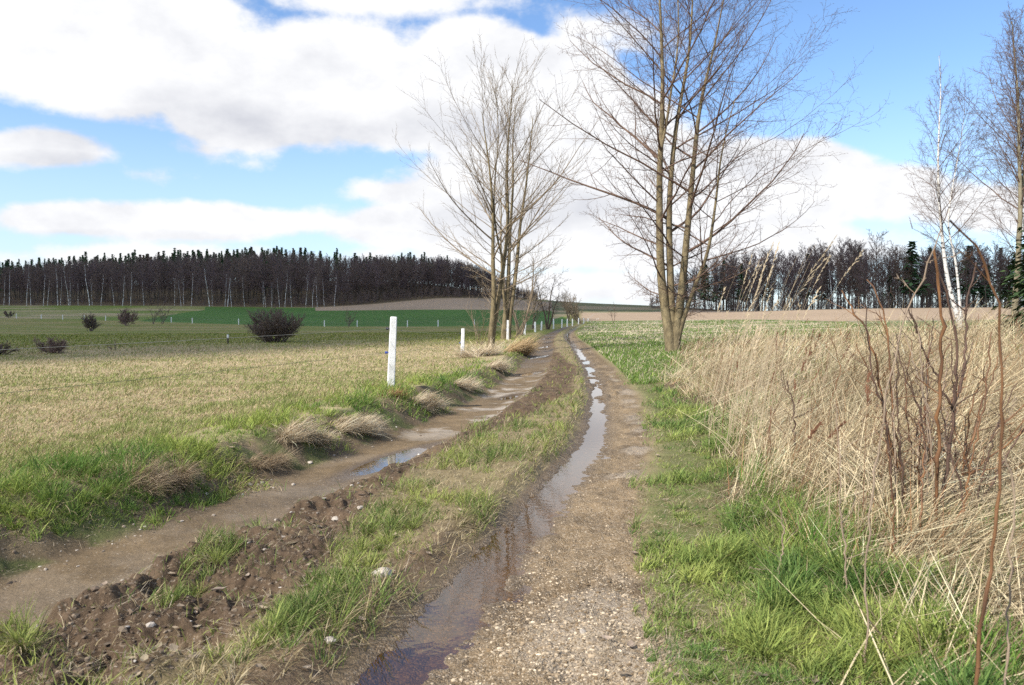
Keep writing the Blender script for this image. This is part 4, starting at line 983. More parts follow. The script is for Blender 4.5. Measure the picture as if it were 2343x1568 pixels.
p = at_d(1218, 104); bush('bare_tree', 'faint bare tree behind the small dark one', p, 5.4, 4, .4, twig_t, 35, 'tree', r0=.08, lv=(8, 6, 3), minr=.014)
p = at_d(1328, 146); bush('leaning_willow', 'bushy willow leaning left over the far fence posts', p, 5.8, 12, .6, twig_t, 36, 'tree', r0=.10, lv=(8, 6, 3), minr=.022, leanx=-.75, up=.07)
p = at_d(1300, 170); bush('bare_tree', 'pale round-headed tree behind the leaning willow', p, 6.0, 5, .5, twig_t, 37, 'tree', r0=.08, lv=(8, 6, 3), minr=.025)
p = at_d(1403, 150); bush('bare_sapling', 'thin sapling before the ploughed strip, left one', p, 4.6, 2, .3, twig_d, 38, 'tree', r0=.05, lv=(8, 5), minr=.02)
p = at_d(1318, 190); bush('bare_sapling', 'twiggy sapling just beyond the willow', p, 4.0, 3, .4, twig_d, 39, 'tree', r0=.05, lv=(8, 5), minr=.02)
twig_d_, twig_r_ = twig_d, twig_r
twig_d = noise_mat('grey_brown_bush_twigs', (.11, .082, .066), (.20, .15, .12), 3, .85, .0, 10); twig_r = noise_mat('reddish_bush_twigs', (.15, .10, .08), (.26, .18, .15), 3, .85, .0, 10)
for (x, r, hp, wp, nst, m, lab, sd) in [
    (628, 783, 96, 132, 44, twig_d, 'large round dark bush with several trunks alone in the pasture', 41),
    (208, 758, 46, 38, 12, twig_d, 'upright oval dark bush, left of the two beside the far fence', 42),
    (290, 746, 42, 46, 14, twig_r, 'round reddish dark bush, right of the oval one by the far fence', 43),
    (118, 809, 54, 86, 16, twig_r, 'fan-shaped reddish bush in the pasture below the oval bush', 44),
    (-8, 812, 48, 76, 16, twig_d, 'dark bush cut by the left edge of the photo', 45),
    (22, 727, 20, 24, 10, twig_d, 'tiny dark bush on the far left slope', 46),
    (268, 800, 30, 34, 5, twig_t, 'sparse thin twigs standing in the pasture', 47),
    (350, 742, 52, 20, 4, twig_d, 'thin twiggy sapling pair before the green field', 48),
    (372, 742, 58, 22, 4, twig_d, 'thin twiggy sapling right of its neighbour before the green field', 49),
    (797, 748, 48, 24, 5, twig_d, 'faint sapling in the green field behind the far fence', 50)]:
    p = px_ground(max(x, 2), r); X_ = col_x(x, p[1]); p = (X_, p[1], ground_z(X_, p[1])); sc_ = p[1] / F; h = hp * sc_ * .92; w_ = wp * sc_
    spread = min(1.15, math.atan(w_ / 2 / (h * .62)))
    bush('field_bush', lab, p, h * .9, nst, min(spread * 1.15, 1.3), m, sd, 'bush', 'bushes scattered over the pasture', r0=.02 + .008 * h, lv=(14, 9, 6) if nst > 9 else (6, 4, 3), minr=max(.006, p[1] / 781 * .14), up=.03, lr=.40)

twig_d, twig_r = twig_d_, twig_r_
# birches and the spruce at the right
Yd = 38.0; bx = col_x(2200, Yd); base = (bx, Yd, ground_z(bx, Yd))
pts = [[(700, 1500), (690, 1450), (660, 1390), (630, 1270), (605, 1130), (595, 1010), (578, 880), (570, 700), (572, 500), (580, 350), (575, 220), (566, 160)],
       [(704, 1500), (690, 1420), (665, 1200), (640, 1090), (604, 1010), (618, 850), (640, 700), (660, 560), (668, 430)]]
st = stems_from(pts, Yd, base, zoom7, 22, [0, -.5])
def lensB(S, t, L):
    h = S[..., 2]; return np.interp(h, [3, 4.5, 6.5, 9, 11, 12.6], [1.6, 3.2, 3.5, 2.8, 1.9, .7]) * (np.random.default_rng(8).uniform(.5, 1.1, h.shape))
LVB = [dict(c=34, t0=.30, t1=.98, ang=.6, rr=.4, n=9, up=.01, upend=.02, wig=.06, rmax=.0075, tp=.2), dict(c=12, t0=.2, ang=.6, lr=.34, lf=.35, n=5, up=-.02, upend=-.05, wig=.12, rmax=.007, lmin=.15),
       dict(c=9, ang=.6, lr=.42, lf=.3, n=3, up=-.06, wig=.14, rmax=.009, lmin=.08)]
make_tree('birch_tree', 'leaning white-barked birch with two stems, standing behind the thorny canes', base, st, [taper(.115, .008, 22), taper(.075, .006, 22)], LVB, [birch_b, twig_r], None, seed=24, lens_fn=lensB, angfn=lambda h: np.interp(h, [3, 8, 13], [.85, .62, .35]), minr=(.010, .0055, .004))
for (xp, Yd, hh_, sd, lab, mt, r0) in [(2319, 36.0, 15.0, 25, 'tall dense bare tree with a grey-green trunk at the right edge', bark_g, .16), (2405, 37.5, 16.5, 26, 'tall bare tree just outside the right edge with overhanging boughs', bark_g, .18), (2352, 43, 13, 27, 'slim bare birch between the tall trees at the right edge', birch_b, .1)]:
    bx = col_x(xp, Yd); base = (bx, Yd, ground_z(bx, Yd)); rg = np.random.default_rng(sd)
    S = np.array([[0, 0, -.2], [.1, 0, hh_ * .28]]) ; P_, _ = grow(S, np.array([[-.02, 0, 1.], [.15, .1, 1]]), np.array([hh_, hh_ * .62]), np.array([r0, r0 * .55]), 21, .03, .03, .08, rg)
    def lensT(S, t, L, hh_=hh_):
        h = S[..., 2] / hh_; return np.interp(h, [.15, .3, .5, .75, .95], [2.2, 4.3, 4.6, 3.4, 1.2]) * (np.random.default_rng(sd).uniform(.5, 1.1, h.shape))
    make_tree('bare_alder_tree' if mt is bark_g else 'birch_tree', lab, base, [(P_[0], hh_), (P_[1], hh_ * .62)], [taper(r0, .015, 22), taper(r0 * .5, .012, 22, 1)], [dict(LVB[0], c=46), LVB[1], LVB[2]], [mt, twig_r], None, seed=sd, lens_fn=lensT, angfn=lambda h, hh_=hh_: np.interp(h / hh_, [.1, .5, 1], [.95, .65, .35]), minr=(.011, .0065, .005))
needle = noise_mat('spruce_needles', (.015, .035, .012), (.05, .085, .025), 6, .8, .0, 10)
needle_d = noise_mat('dark_spruce_needles', (.03, .075, .03), (.075, .14, .05), .6, .85, .0, 10)
larch_n = noise_mat('brown_larch_twigs', (.12, .08, .05), (.2, .14, .09), .6, .85, .0, 10)
def conifer(name, label, loc, h, w, seed, mat, whorls, per, leafs, group=None, bare=.12, shape=.9, tmat=None):
    rg = np.random.default_rng(seed); t = thing(name, label, 'tree', loc, 0, group)
    g = Geo(); s = np.linspace(0, 1, 6); g.tube(np.stack([0 * s, 0 * s, -.3 + (h + .3) * s], 1), h * .012 * (1 - .93 * s), 6); obj('trunk', g.mesh('trunk', tmat or bark_g, True), t)
    g = Geo()
    for i in range(whorls):
        f = i / (whorls - 1); z = h * (bare + (1 - bare) * f); rad_ = w * (1 - f) ** shape * rg.uniform(.8, 1.12) + .02 * w
        for j in range(per):
            a = rg.uniform(0, 6.28); rr = rad_ * rg.uniform(.6, 1.1); dz = -rr * rg.uniform(.12, .38); ca, sa = math.cos(a), math.sin(a)
            for q in range(leafs):
                u = (q + rg.uniform(.3, 1)) / leafs; x, y, zz = ca * rr * u, sa * rr * u, z + dz * u + rr * .12 * u * u + rg.normal(0, .03) * rr
                sz = h * .028 * (1.25 - .6 * u) * rg.uniform(.6, 1.3) * (3 / leafs) ** .4; b_ = rg.uniform(0, 6.28)
                e1 = A3([ca * math.cos(.3), sa * math.cos(.3), rg.normal(-.2, .25)]) * sz * 1.3; e2 = A3([-sa, ca, rg.normal(0, .5)]) * sz * .7
                c_ = A3([x, y, zz]); g.add([c_ - e1, c_ + e2, c_ + e1 - A3([0, 0, sz * .5]), c_ - e2 - A3([0, 0, sz * .3])], [(0, 1, 2, 3)])
    obj('crown', g.mesh('crown', mat), t); return t
p = at_d(2385, 33); conifer('spruce_tree', 'dark green spruce bough tree cut by the right edge', p, 7.6, 2.3, 61, needle, 34, 18, 9, bare=.02)

# ------------------------------------------------------------------ far woods
wood_twig = noise_mat('winter_wood_twigs', (.115, .083, .07), (.19, .14, .115), .5, .9, .0, 4)
wood_twig2 = noise_mat('winter_wood_twigs_purple', (.11, .078, .08), (.175, .125, .12), .5, .9, .0, 4)
wood_bark = noise_mat('winter_wood_trunks', (.06, .05, .04), (.15, .13, .10), 1.2, .9, .0, 4)
pale_bark, nt, b = new_mat('far_birch_trunks'); b.inputs['Base Color'].default_value = (.72, .70, .66, 1)
tc = node(nt, 'ShaderNodeTexCoord'); n_ = node(nt, 'ShaderNodeTexNoise', Scale=1.5, Detail=3.0); link(nt, tc.outputs['Object'], n_.inputs['Vector'])
cr = node(nt, 'ShaderNodeValToRGB'); cr.color_ramp.elements[0].position = .4; cr.color_ramp.elements[0].color = (.22, .19, .16, 1); cr.color_ramp.elements[1].position = .52; cr.color_ramp.elements[1].color = (.8, .78, .74, 1); link(nt, n_.outputs[0], cr.inputs[0]); link(nt, cr.outputs[0], b.inputs['Base Color'])
def wood_variant(h, seed, mats, clear=.35, w=.26, tr=.16, c=(22, 7, 4), minr=.035, name='wood_tree', up=.06, lean=.03):
    rg = np.random.default_rng(seed); S = np.array([[0, 0, -.5]]); P, Rr = grow(S, np.array([[rg.normal(0, lean), rg.normal(0, lean), 1.]]), np.array([h]), np.array([tr]), 8, .05, .035, .2, rg)
    g = Geo(); g.tube(P, Rr, 5); tm = g.mesh('trunk', mats[0], True); g = Geo(); cp, cr_, cl = P, Rr, np.array([h])
    for i, cc_ in enumerate(c):
        S, D, l, r = spawn(cp, cr_, cl, cc_, clear if i == 0 else .2, .99, .75 if i == 0 else .7, rg, w if i == 0 else .42, .45, .5, minr)
        P2, R2 = grow(S, D, l, np.maximum(np.minimum(r, l * .014), minr), 3 if i < 2 else 1, up, .12, .5, rg); g.tube(P2, R2, 3); cp, cr_, cl = P2, R2, l
    cm = g.mesh('crown', mats[1], True); return tm, cm
def wood_proto(v, name, cat='tree'):
    def place(loc, rz, sc, label, group):
        t = thing(name, label, cat, loc, rz, group, sc); o = obj('trunk', v[0], t); o2 = obj('crown', v[1], t); return t
    return place
WV = [wood_variant(17, 70 + i, (wood_bark, wood_twig if i % 2 else wood_twig2), clear=.28 + .05 * i, w=.30, c=(28, 9, 6), minr=.032, lean=.05) for i in range(4)]
BV = [wood_variant(17, 80 + i, (pale_bark, wood_twig2), clear=.45, w=.2, tr=.13, c=(20, 7, 3), minr=.022, lean=.03) for i in range(3)]
def spruce_variant(seed, mat, h=18, w=2.6):
    t = conifer('tmp', 't', (0, 0, 0), h, w, seed, mat, 18, 9, 2, bare=.25, shape=.8, tmat=wood_bark); ch = {c.name.split('.')[0]: c.data for c in t.children}
    for c_ in list(t.children): bpy.data.objects.remove(c_)
    bpy.data.objects.remove(t); return ch['trunk'], ch['crown']
SV = [spruce_variant(90 + i, needle_d, 18, 3.6 + .5 * i) for i in range(3)]; LV_ = [spruce_variant(95, larch_n, 18, 3.4)]
rg = np.random.default_rng(100)
GL = 'bare trees along the left wood'; GRr = 'bare trees of the right wood'
PW = [wood_proto(v, 'bare_wood_tree') for v in WV]; PB = [wood_proto(v, 'birch_wood_tree') for v in BV]; PS = [wood_proto(v, 'spruce_wood_tree') for v in SV]; PL = [wood_proto(v, 'larch_wood_tree') for v in LV_]
def sky_row(x): return np.interp(x, [-300, 0, 200, 400, 560, 640, 720, 800, 960, 1040, 1110, 1170, 1200, 1235], [616, 600, 584, 576, 569, 566, 571, 577, 577, 590, 610, 640, 660, 684])
def cap(x, p, s, h0=17, m=8):
    h = row_z(float(sky_row(x)) + m, p[1]) - p[2]; return min(s, max(h, 3) / h0)
def lscale(x): return float(np.interp(x, [-300, 600, 860, 1040, 1110, 1170, 1235], [1, 1, .92, .74, .62, .42, .25])) * float(.88 + .24 * vnoise(np.array([x / 45.0]), np.array([3.3]), 8)[0])
for i in range(170):
    x = -190 + i * 8.4 + rg.normal(0, 5); 
    if x > 1236: continue
    Y_ = float(wood_start(min(x, 1225))) + rg.uniform(1, 40) + (0 if x < 720 else 3); s = lscale(x) * rg.uniform(.72, 1.02) * (.9 + .0 * x)
    p = at_d(x, Y_); s = cap(x, p, s, 17, rg.uniform(8, 26) if x < 1000 else rg.uniform(0, 12))
    PW[i % 4](p, rg.uniform(0, 6.28), (s * 1.1, s * 1.1, s), 'dark bare tree on the edge of the left wood', GL)
for i, x in enumerate([-120, -60, 10, 22, 62, 72, 100, 110, 133, 140, 158, 161, 180, 206, 212, 232, 262, 281, 300, 330, 400, 415, 421, 438, 480, 486, 515, 521, 530, 560, 603, 608, 622, 640, 652, 668, 700, 715, 726, 742, 765]):
    big = x in (133, 158, 206, 480, 521, 281)
    s = rg.uniform(.62, .9) * (1.05 if big else .9)
    PB[i % 3](at_d(x, float(wood_start(x)) - rg.uniform(.5, 7)), rg.uniform(0, 6.28), (s * (1.35 if big else .95), s * (1.35 if big else .95), s), 'white-trunked birch before the dark left wood', 'birches along the left wood')
for i in range(235):
    x = -190 + i * 5.25 + rg.normal(0, 4)
    if x > 700 and rg.random() < .55: continue
    if x > 1045: break
    Y_ = rg.uniform(430, 490) if x < 700 else rg.uniform(400, 430); p = at_d(x, Y_); top = row_z(float(sky_row(x)) + rg.uniform(-2, 15) - 6 * (rg.random() < .15), Y_); h = float(np.clip(top - p[2], 8, 30)); s = h / 18; wd_ = rg.uniform(.7, 1.25)
    (PL[0] if (300 < x < 420 or 560 < x < 700) and rg.random() < .3 else PS[i % 3])(p, rg.uniform(0, 6.28), (s * wd_, s * wd_, s), 'dark spruce on the skyline of the left wood', 'spruces on the left skyline')
for i in range(34):     # spruces deeper in the wood
    x = rg.choice([rg.uniform(-150, 100), rg.uniform(400, 700), rg.uniform(570, 650), rg.uniform(790, 960)]); Y_ = float(wood_start(x)) + rg.uniform(50, 90); s = rg.uniform(.7, 1.0)
    PS[i % 3](at_d(x, Y_), rg.uniform(0, 6.28), (s, s, s), 'dark spruce inside the left wood', 'spruces inside the left wood')
# the mass of the wood behind, one object that nobody could count
def merged(name, label, variants, places, mats_, extra=None):
    g = {}
    for (v, x, y, z, a, s, sz) in places:
        for mesh in variants[v]:
            m = mesh.materials[0].name; g.setdefault(m, Geo())
            if not hasattr(mesh, '__len__'):
                pass
            V_, Q_ = cache(mesh); ca, sa = math.cos(a), math.sin(a)
            W_ = np.stack([(V_[:, 0] * ca - V_[:, 1] * sa) * s + x, (V_[:, 0] * sa + V_[:, 1] * ca) * s + y, V_[:, 2] * sz + z], 1); g[m].add(W_, Q_)
    first = None
    t = bpy.data.objects.new(name, None); COL.objects.link(t); t['kind'] = 'stuff'; t['label'] = label
    for m, gg in g.items(): obj('trees_' + m.split('_')[-1], gg.mesh(name, bpy.data.materials[m]), t)
    return t
_cache = {}
def cache(me):
    if me.name not in _cache:
        V_ = np.zeros(len(me.vertices) * 3, np.float32); me.vertices.foreach_get('co', V_); L_ = np.zeros(len(me.loops), np.int32); me.loops.foreach_get('vertex_index', L_)
        _cache[me.name] = (V_.reshape(-1, 3).astype(float), L_.reshape(-1, 4))
    return _cache[me.name]
MV = [wood_variant(17, 200 + i, (wood_bark, wood_twig if i else wood_twig2), clear=.25, w=.3, c=(18, 8, 3), minr=.06) for i in range(3)] + [SV[0], SV[1]]
pl = []
for i in range(260):
    x = -420 + i * 5.6 + rg.normal(0, 5); Y_ = rg.uniform(395, 500) if x < 700 else rg.uniform(395, 440)
    if x > 700 and rg.random() < .5 or x > 1020: continue
    p = at_d(x, Y_); top = row_z(float(sky_row(x)) + 10 + rg.exponential(10), Y_); h = float(np.clip(top - p[2], 7, 26)); pl.append((3 + i % 2, *p, rg.uniform(0, 6.28), h / 18, h / 18))
for i in range(1150):
    x = rg.uniform(-420, 1215) if i < 900 else rg.uniform(800, 1225); Y_ = float(wood_start(min(x, 1225))) + rg.uniform(15, 125 if x < 1040 else 60); s = lscale(x) * rg.uniform(.9, 1.15); p = at_d(x, Y_); s = cap(x, p, s * 1.1, 18, rg.uniform(10, 28) if x < 1000 else rg.uniform(2, 14))
    pl.append((i % 3, *p, rg.uniform(0, 6.28), s, s))
merged('woodland_mass', 'dense leafless wood covering the left hill', MV, pl, None)
# brush along the edge of the wood
UV = [wood_variant(3.5, 210 + i, (wood_twig2, wood_twig), clear=.05, w=.5, tr=.05, c=(12, 6, 2), minr=.04) for i in range(2)]
pl = []
for i in range(950):
    x = rg.uniform(-420, 1225) if i < 420 else rg.uniform(720, 1230); Y_ = float(wood_start(min(x, 1225))) + (rg.uniform(0, 30) if i < 420 else rg.uniform(0, 85)); p = at_d(x, Y_); s = rg.uniform(.5, 1.3) * (1 if x > 600 else .7); pl.append((i % 2, *p, rg.uniform(0, 6.28), s, s))
for i in range(420):
    x = rg.uniform(1488, 2700); Y_ = float(wood_start(x)) + rg.uniform(0, 60); p = at_d(x, Y_); s = rg.uniform(.4, 1.6); pl.append((i % 2, *p, rg.uniform(0, 6.28), s, s))
merged('undergrowth', 'dark brush under the trees of the woods', UV, pl, None)
# the right wood, a belt one can look through
def rsky(x): return np.interp(x, [1495, 1560, 1640, 1760, 1900, 2010, 2100, 2342], [640, 605, 585, 566, 560, 556, 562, 560])
n_r = 0
for i in range(118):
    x = 1496 + (i % 118) * 10.2 + rg.normal(0, 6); Y_ = float(wood_start(max(x, 1492))) + rg.uniform(2, 55) * (.5 if x < 1560 else 1); p = at_d(x, Y_)
    top = row_z(float(rsky(x)) + 30 * float(vnoise(np.array([x / 38.0]), np.array([7.7]), 9)[0]) - 8 + rg.exponential(10), Y_); h = max(4, top - p[2]); s = h / 17
    (PB[i % 3] if i % 9 == 4 else PW[i % 4])(p, rg.uniform(0, 6.28), (s * rg.uniform(.85, 1.2), s * .95, s), 'bare tree in the see-through belt of the right wood' if i % 9 != 4 else 'pale birch in the see-through belt of the right wood', GRr)
    n_r += 1
for x, w_, h_ in [(1612, 1.1, 600), (2083, 1.5, 548), (2215, 1.5, 558), (2320, 1.6, 575), (2255, 1.0, 600)]:
    Y_ = float(wood_start(x)) + 8; p = at_d(x, Y_); s = (row_z(h_ + 8, Y_) - p[2]) / 18
    PS[0](p, 1.0, (s * 1.7, s * 1.7, s), {1612: 'small dark spruce top showing at the left of the right wood', 2083: 'dark spruce standing out of the right wood left of the birch', 2215: 'dark spruce in the right wood just right of the birch', 2320: 'dark spruce in the right wood before the right edge', 2255: 'lower dark spruce between two others in the right wood'}[x], 'spruces of the right wood')
p = at_d(2003, 205); s = (row_z(541, 205) - p[2]) / 17; PW[1](p, 2, (s, s, s), 'tallest bare tree crown rising above the right wood', GRr)
pl = []
for i in range(430):
    x = rg.uniform(1500, 2800); Y_ = float(wood_start(x)) + rg.uniform(8, 90); p = at_d(x, Y_); h = max(4, row_z(float(rsky(x)) + 30 * float(vnoise(np.array([x / 38.0]), np.array([7.7]), 9)[0]) + rg.uniform(2, 45), Y_) - p[2]); pl.append((i % 3 if i % 19 else 3, *p, rg.uniform(0, 6.28), h / 19, h / 17))
merged('right_woodland_mass', 'tangled farther trees of the right wood', MV, pl, None)

# ------------------------------------------------------------------ unseen clouds added out of frame, outlined to shade the left pasture and both woods
def cloud(ground_pts, H, label):
    off_ = SUN_DIR * (H / SUN_DIR.z); gp = np.array(ground_pts, float); c0_ = gp.mean(0)
    a = np.arctan2(gp[:, 1] - c0_[1], gp[:, 0] - c0_[0]); o_ = np.argsort(a); gp = gp[o_]; rr = np.hypot(gp[:, 0] - c0_[0], gp[:, 1] - c0_[1]); a = a[o_]
    na = 220; A_ = np.linspace(-math.pi, math.pi, na, endpoint=False); Rb = np.interp(A_, np.concatenate([a - 2 * math.pi, a, a + 2 * math.pi]), np.tile(rr, 3))
    Rb = Rb * (1 + .03 * (fbm(np.cos(A_) * 8, np.sin(A_) * 8, 1.2, 3, 5) - .5))
    fr_ = np.concatenate([np.linspace(0, .95, 22), [.985, 1.0, .985], np.linspace(.95, 0, 8)]); top = np.concatenate([np.sqrt(np.clip(1 - np.linspace(0, .95, 22) ** 2, 0, 1)), [.16, .06, .0], np.full(8, -.04)])
    V_ = []
    for f, tz in zip(fr_, top):
        x = c0_[0] + np.cos(A_) * Rb * f; y = c0_[1] + np.sin(A_) * Rb * f; bump = (fbm(x, y, 110, 5, 9) - .3) * 120 * max(tz, 0); V_.append(np.stack([x + off_.x, y + off_.y, np.full(na, H) + tz * 60 + bump], 1))
    V_ = np.concatenate(V_); n_ = len(fr_); ii = np.arange(n_ - 1)[:, None] * na + np.arange(na)[None]; jj = np.arange(n_ - 1)[:, None] * na + (np.arange(na)[None] + 1) % na
    Q_ = np.stack([ii, jj, jj + na, ii + na], -1).reshape(-1, 4)
    m, nt, b = new_mat('cloud_white'); tr_ = node(nt, 'ShaderNodeBsdfTransparent'); mx_ = node(nt, 'ShaderNodeMixShader'); mx_.inputs[0].default_value = .36; link(nt, b.outputs[0], mx_.inputs[1]); link(nt, tr_.outputs[0], mx_.inputs[2]); link(nt, mx_.outputs[0], nt.nodes['Material Output'].inputs['Surface']); b.inputs['Base Color'].default_value = (.92, .92, .93, 1); b.inputs['Roughness'].default_value = 1; b.inputs['Specular IOR Level'].default_value = 0
    obj('cloud', np_mesh('cloud', V_, Q_, None, m, True), kind='structure', label=label)
cloud([(-20, 21), (-13, 32), (-7, 50), (-4, 66), (-3, 110), (-2, 200), (0, 300), (12, 380), (15, 600), (-150, 700), (-420, 600), (-470, 350), (-400, 150), (-200, 60), (-70, 19), (-38, 17)], 520, 'unseen cloud added outside the view to shade the left pasture and wood')
cloud([(18, 262), (45, 262), (62, 240), (84, 196), (125, 178), (230, 172), (300, 240), (300, 500), (100, 640), (28, 600), (18, 420)], 520, 'second unseen cloud added outside the view to shade the right wood')

# ------------------------------------------------------------------ thorny canes in the foreground
cane_o = noise_mat('orange_cane_bark', (.07, .036, .022), (.26, .125, .05), 9, .6, .3, 40, stretch=(1, 1, .3), spec=.4)
cane_d = noise_mat('dark_cane_bark', (.05, .03, .022), (.14, .085, .06), 9, .7, .3, 40, stretch=(1, 1, .3))
cane_g = noise_mat('grey_stalk', (.22, .16, .11), (.38, .29, .21), 9, .8, .2, 40, stretch=(1, 1, .3))
def zc(p): return (1754.5 + .6918 * p[0], 484 + .6918 * p[1])
crg = np.random.default_rng(77)
def cane(parent, org, ps, Yd, r0, r1, mat, dy=0., ground_it=True, side=0, name='stem'):
    P = []
    for j, p in enumerate(ps):
        x, y = zc(p); yy = Yd + dy * j / (len(ps) - 1); P.append((col_x(x, yy), yy, row_z(y, yy)))
    if ground_it:
        b0 = P[0]; zg = ground_z(b0[0], b0[1]); 
        if b0[2] > zg - .02: P.insert(0, (b0[0] + (b0[0] - P[1][0]) * .1, b0[1], zg - .05))
    Q_, L_ = resample(P, 30); Q_ = Q_ - np.array(org); Q_[1:] += crg.normal(0, .004, (29, 3)) ; s_ = np.linspace(0, 1, 30)
    r_ = (r0 + (r1 - r0) * s_) * (1 + .18 * (crg.random(30) < .25))
    r_ = r_ * (.8 if Yd < 3.4 else 1.08); nd = (np.arange(30) % 4 == 2); r_ = r_ * np.where(nd, 1.35, 1.0); Q_[nd] += crg.normal(0, .006, (int(nd.sum()), 3)) * (Yd / 4)
    g = Geo(); g.tube(Q_, r_, 7)
    # buds, thorns and short side shoots
    for k in range(int(L_ * 16)):
        i = crg.integers(3, 28); d = unit(crg.normal(0, 1, 3) + A3([0, 0, .4])); l = crg.uniform(.008, .02); g.tube(np.array([Q_[i], Q_[i] + d * l * .6, Q_[i] + d * l]), np.array([r_[i] * .7, r_[i] * .4, .0005]), 4)
    for k in range(side):
        i = crg.integers(8, 27); d = unit(np.array([crg.choice([-1, 1]) * crg.uniform(.4, 1), crg.normal(0, .5), crg.uniform(.2, 1.1)])); l = crg.uniform(.10, .38)
        pp, rr2 = grow(Q_[i:i + 1], d[None], np.array([l]), np.array([max(r_[i] * .5, .0016)]), 6, .04, .14, .5, crg); g.tube(pp, rr2, 5)
        for w_ in range(4):
            e = pp[0, crg.integers(2, 7)]; d2 = unit(d + crg.normal(0, .8, 3)); g.tube(np.array([e, e + d2 * .015, e + d2 * .03 * crg.uniform(.5, 2)]), np.array([.0018, .0014, .0006]), 4)
    obj(name, g.mesh(name, mat, True), parent)
def org_at(p, Yd): x, y = zc(p); X_ = col_x(x, Yd); return (X_, Yd, ground_z(X_, Yd))
o_ = org_at((560, 1090), 5.0); t = thing('wild_rose_shrub', 'thorny shrub of orange and dark canes fanning up from the dead grass at the right', 'shrub', o_)
for ps, Yd, r0, r1, m, dy, sd in [
    ([(570, 1120), (570, 950), (575, 700), (577, 500), (575, 380), (568, 270), (560, 190), (548, 130)], 4.6, .0105, .006, cane_o, -.2, 3),
    ([(585, 1000), (610, 780), (625, 640), (632, 560), (633, 440), (610, 350), (590, 280), (565, 210), (560, 170)], 4.9, .010, .005, cane_d, -.1, 4),
    ([(640, 600), (655, 510), (658, 400), (655, 300), (690, 170)], 4.85, .0065, .004, cane_d, .1, 3),
    ([(625, 650), (590, 610), (560, 540), (520, 470), (500, 400), (460, 310)], 4.85, .006, .0035, cane_d, -.1, 4),
    ([(485, 1010), (440, 850), (400, 740), (380, 600), (365, 500), (345, 420), (290, 330), (245, 265)], 5.1, .009, .004, cane_o, .1, 5),
    ([(495, 1040), (455, 870), (420, 700), (410, 560), (400, 400), (370, 280), (330, 225)], 5.2, .008, .004, cane_o, .2, 5),
    ([(440, 1050), (420, 900), (405, 760), (392, 640), (350, 560), (335, 420), (320, 300)], 5.0, .007, .003, cane_d, .1, 5),
    ([(540, 1000), (530, 800), (515, 680), (480, 590), (440, 500), (425, 410)], 5.3, .007, .003, cane_d, .1, 5),
    ([(630, 1020), (655, 850), (690, 740), (715, 640), (735, 540), (740, 400)], 5.3, .008, .0035, cane_o, .2, 5),
    ([(500, 1060), (500, 880), (470, 700), (460, 560), (480, 420)], 5.5, .006, .003, cane_o, .1, 4),
    ([(610, 1010), (560, 880), (600, 760), (585, 620), (600, 470)], 5.6, .006, .003, cane_g, .1, 4),
    ([(700, 960), (660, 900), (720, 830), (800, 770), (880, 700)], 5.0, .006, .003, cane_o, .1, 4),
    ([(470, 1000), (490, 800), (520, 600), (515, 500)], 5.6, .005, .003, cane_d, .1, 4)]:
    cane(t, o_, ps, Yd, r0, r1, m, dy, ps[0][1] > 940, sd)
for k_ in range(22):
    x0_ = crg.uniform(430, 720); y0_ = crg.uniform(980, 1090); y1_ = crg.uniform(320, 700); dx_ = crg.normal(0, 70) + (x0_ - 560) * .5
    cane(t, o_, [(x0_, y0_), (x0_ + dx_ * .2 + crg.normal(0, 8), y0_ + (y1_ - y0_) * .35), (x0_ + dx_ * .5 + crg.normal(0, 14), y0_ + (y1_ - y0_) * .68), (x0_ + dx_, y1_)], crg.uniform(4.4, 5.8), crg.uniform(.0045, .008), .0025, [cane_o, cane_d, cane_d, cane_g][k_ % 4], crg.normal(0, .15), True, 5)
o_ = org_at((712, 1460), 2.5); t = thing('rose_cane', 'single thick orange-brown thorny cane arching over, nearest the camera at the right', 'cane', o_)
cane(t, o_, [(705, 1470), (715, 1400), (740, 1290), (765, 1050), (778, 880), (780, 700), (778, 560), (775, 430), (765, 330), (745, 230), (715, 150), (670, 85), (620, 45), (590, 30)], 2.5, .0078, .0034, cane_o, -.15, True, 3)
o_ = org_at((345, 1300), 3.2); t = thing('grey_cane', 'thin grey cane leaning right across the birch trunk, with a pale straw crossing it', 'cane', o_)
cane(t, o_, [(345, 1300), (338, 1130), (365, 850), (385, 720), (405, 560), (430, 450), (460, 330), (490, 260), (520, 190), (545, 120), (570, 60)], 3.2, .0052, .0028, cane_g, -.2, True, 1)
cane(t, o_, [(525, 168), (560, 158), (610, 148), (655, 134)], 3.05, .0022, .0012, cane_g, 0, False, 0, 'side_shoot')
o_ = org_at((825, 1400), 2.6); t = thing('grey_cane', 'blurred grey-brown cane at the lower right edge beside the thick orange one', 'cane', o_)
cane(t, o_, [(812, 1420), (818, 1300), (820, 1100), (838, 1000), (815, 880), (790, 800)], 2.6, .005, .003, cane_g, 0, True, 1)
o_ = org_at((100, 880), 7.0); t = thing('dead_weed_stalk', 'dark branching weed stalk standing at the left border of the dead grass', 'weed stalk', o_)
cane(t, o_, [(98, 900), (95, 740), (90, 640), (65, 560)], 7.0, .011, .004, cane_d, 0, True, 7)
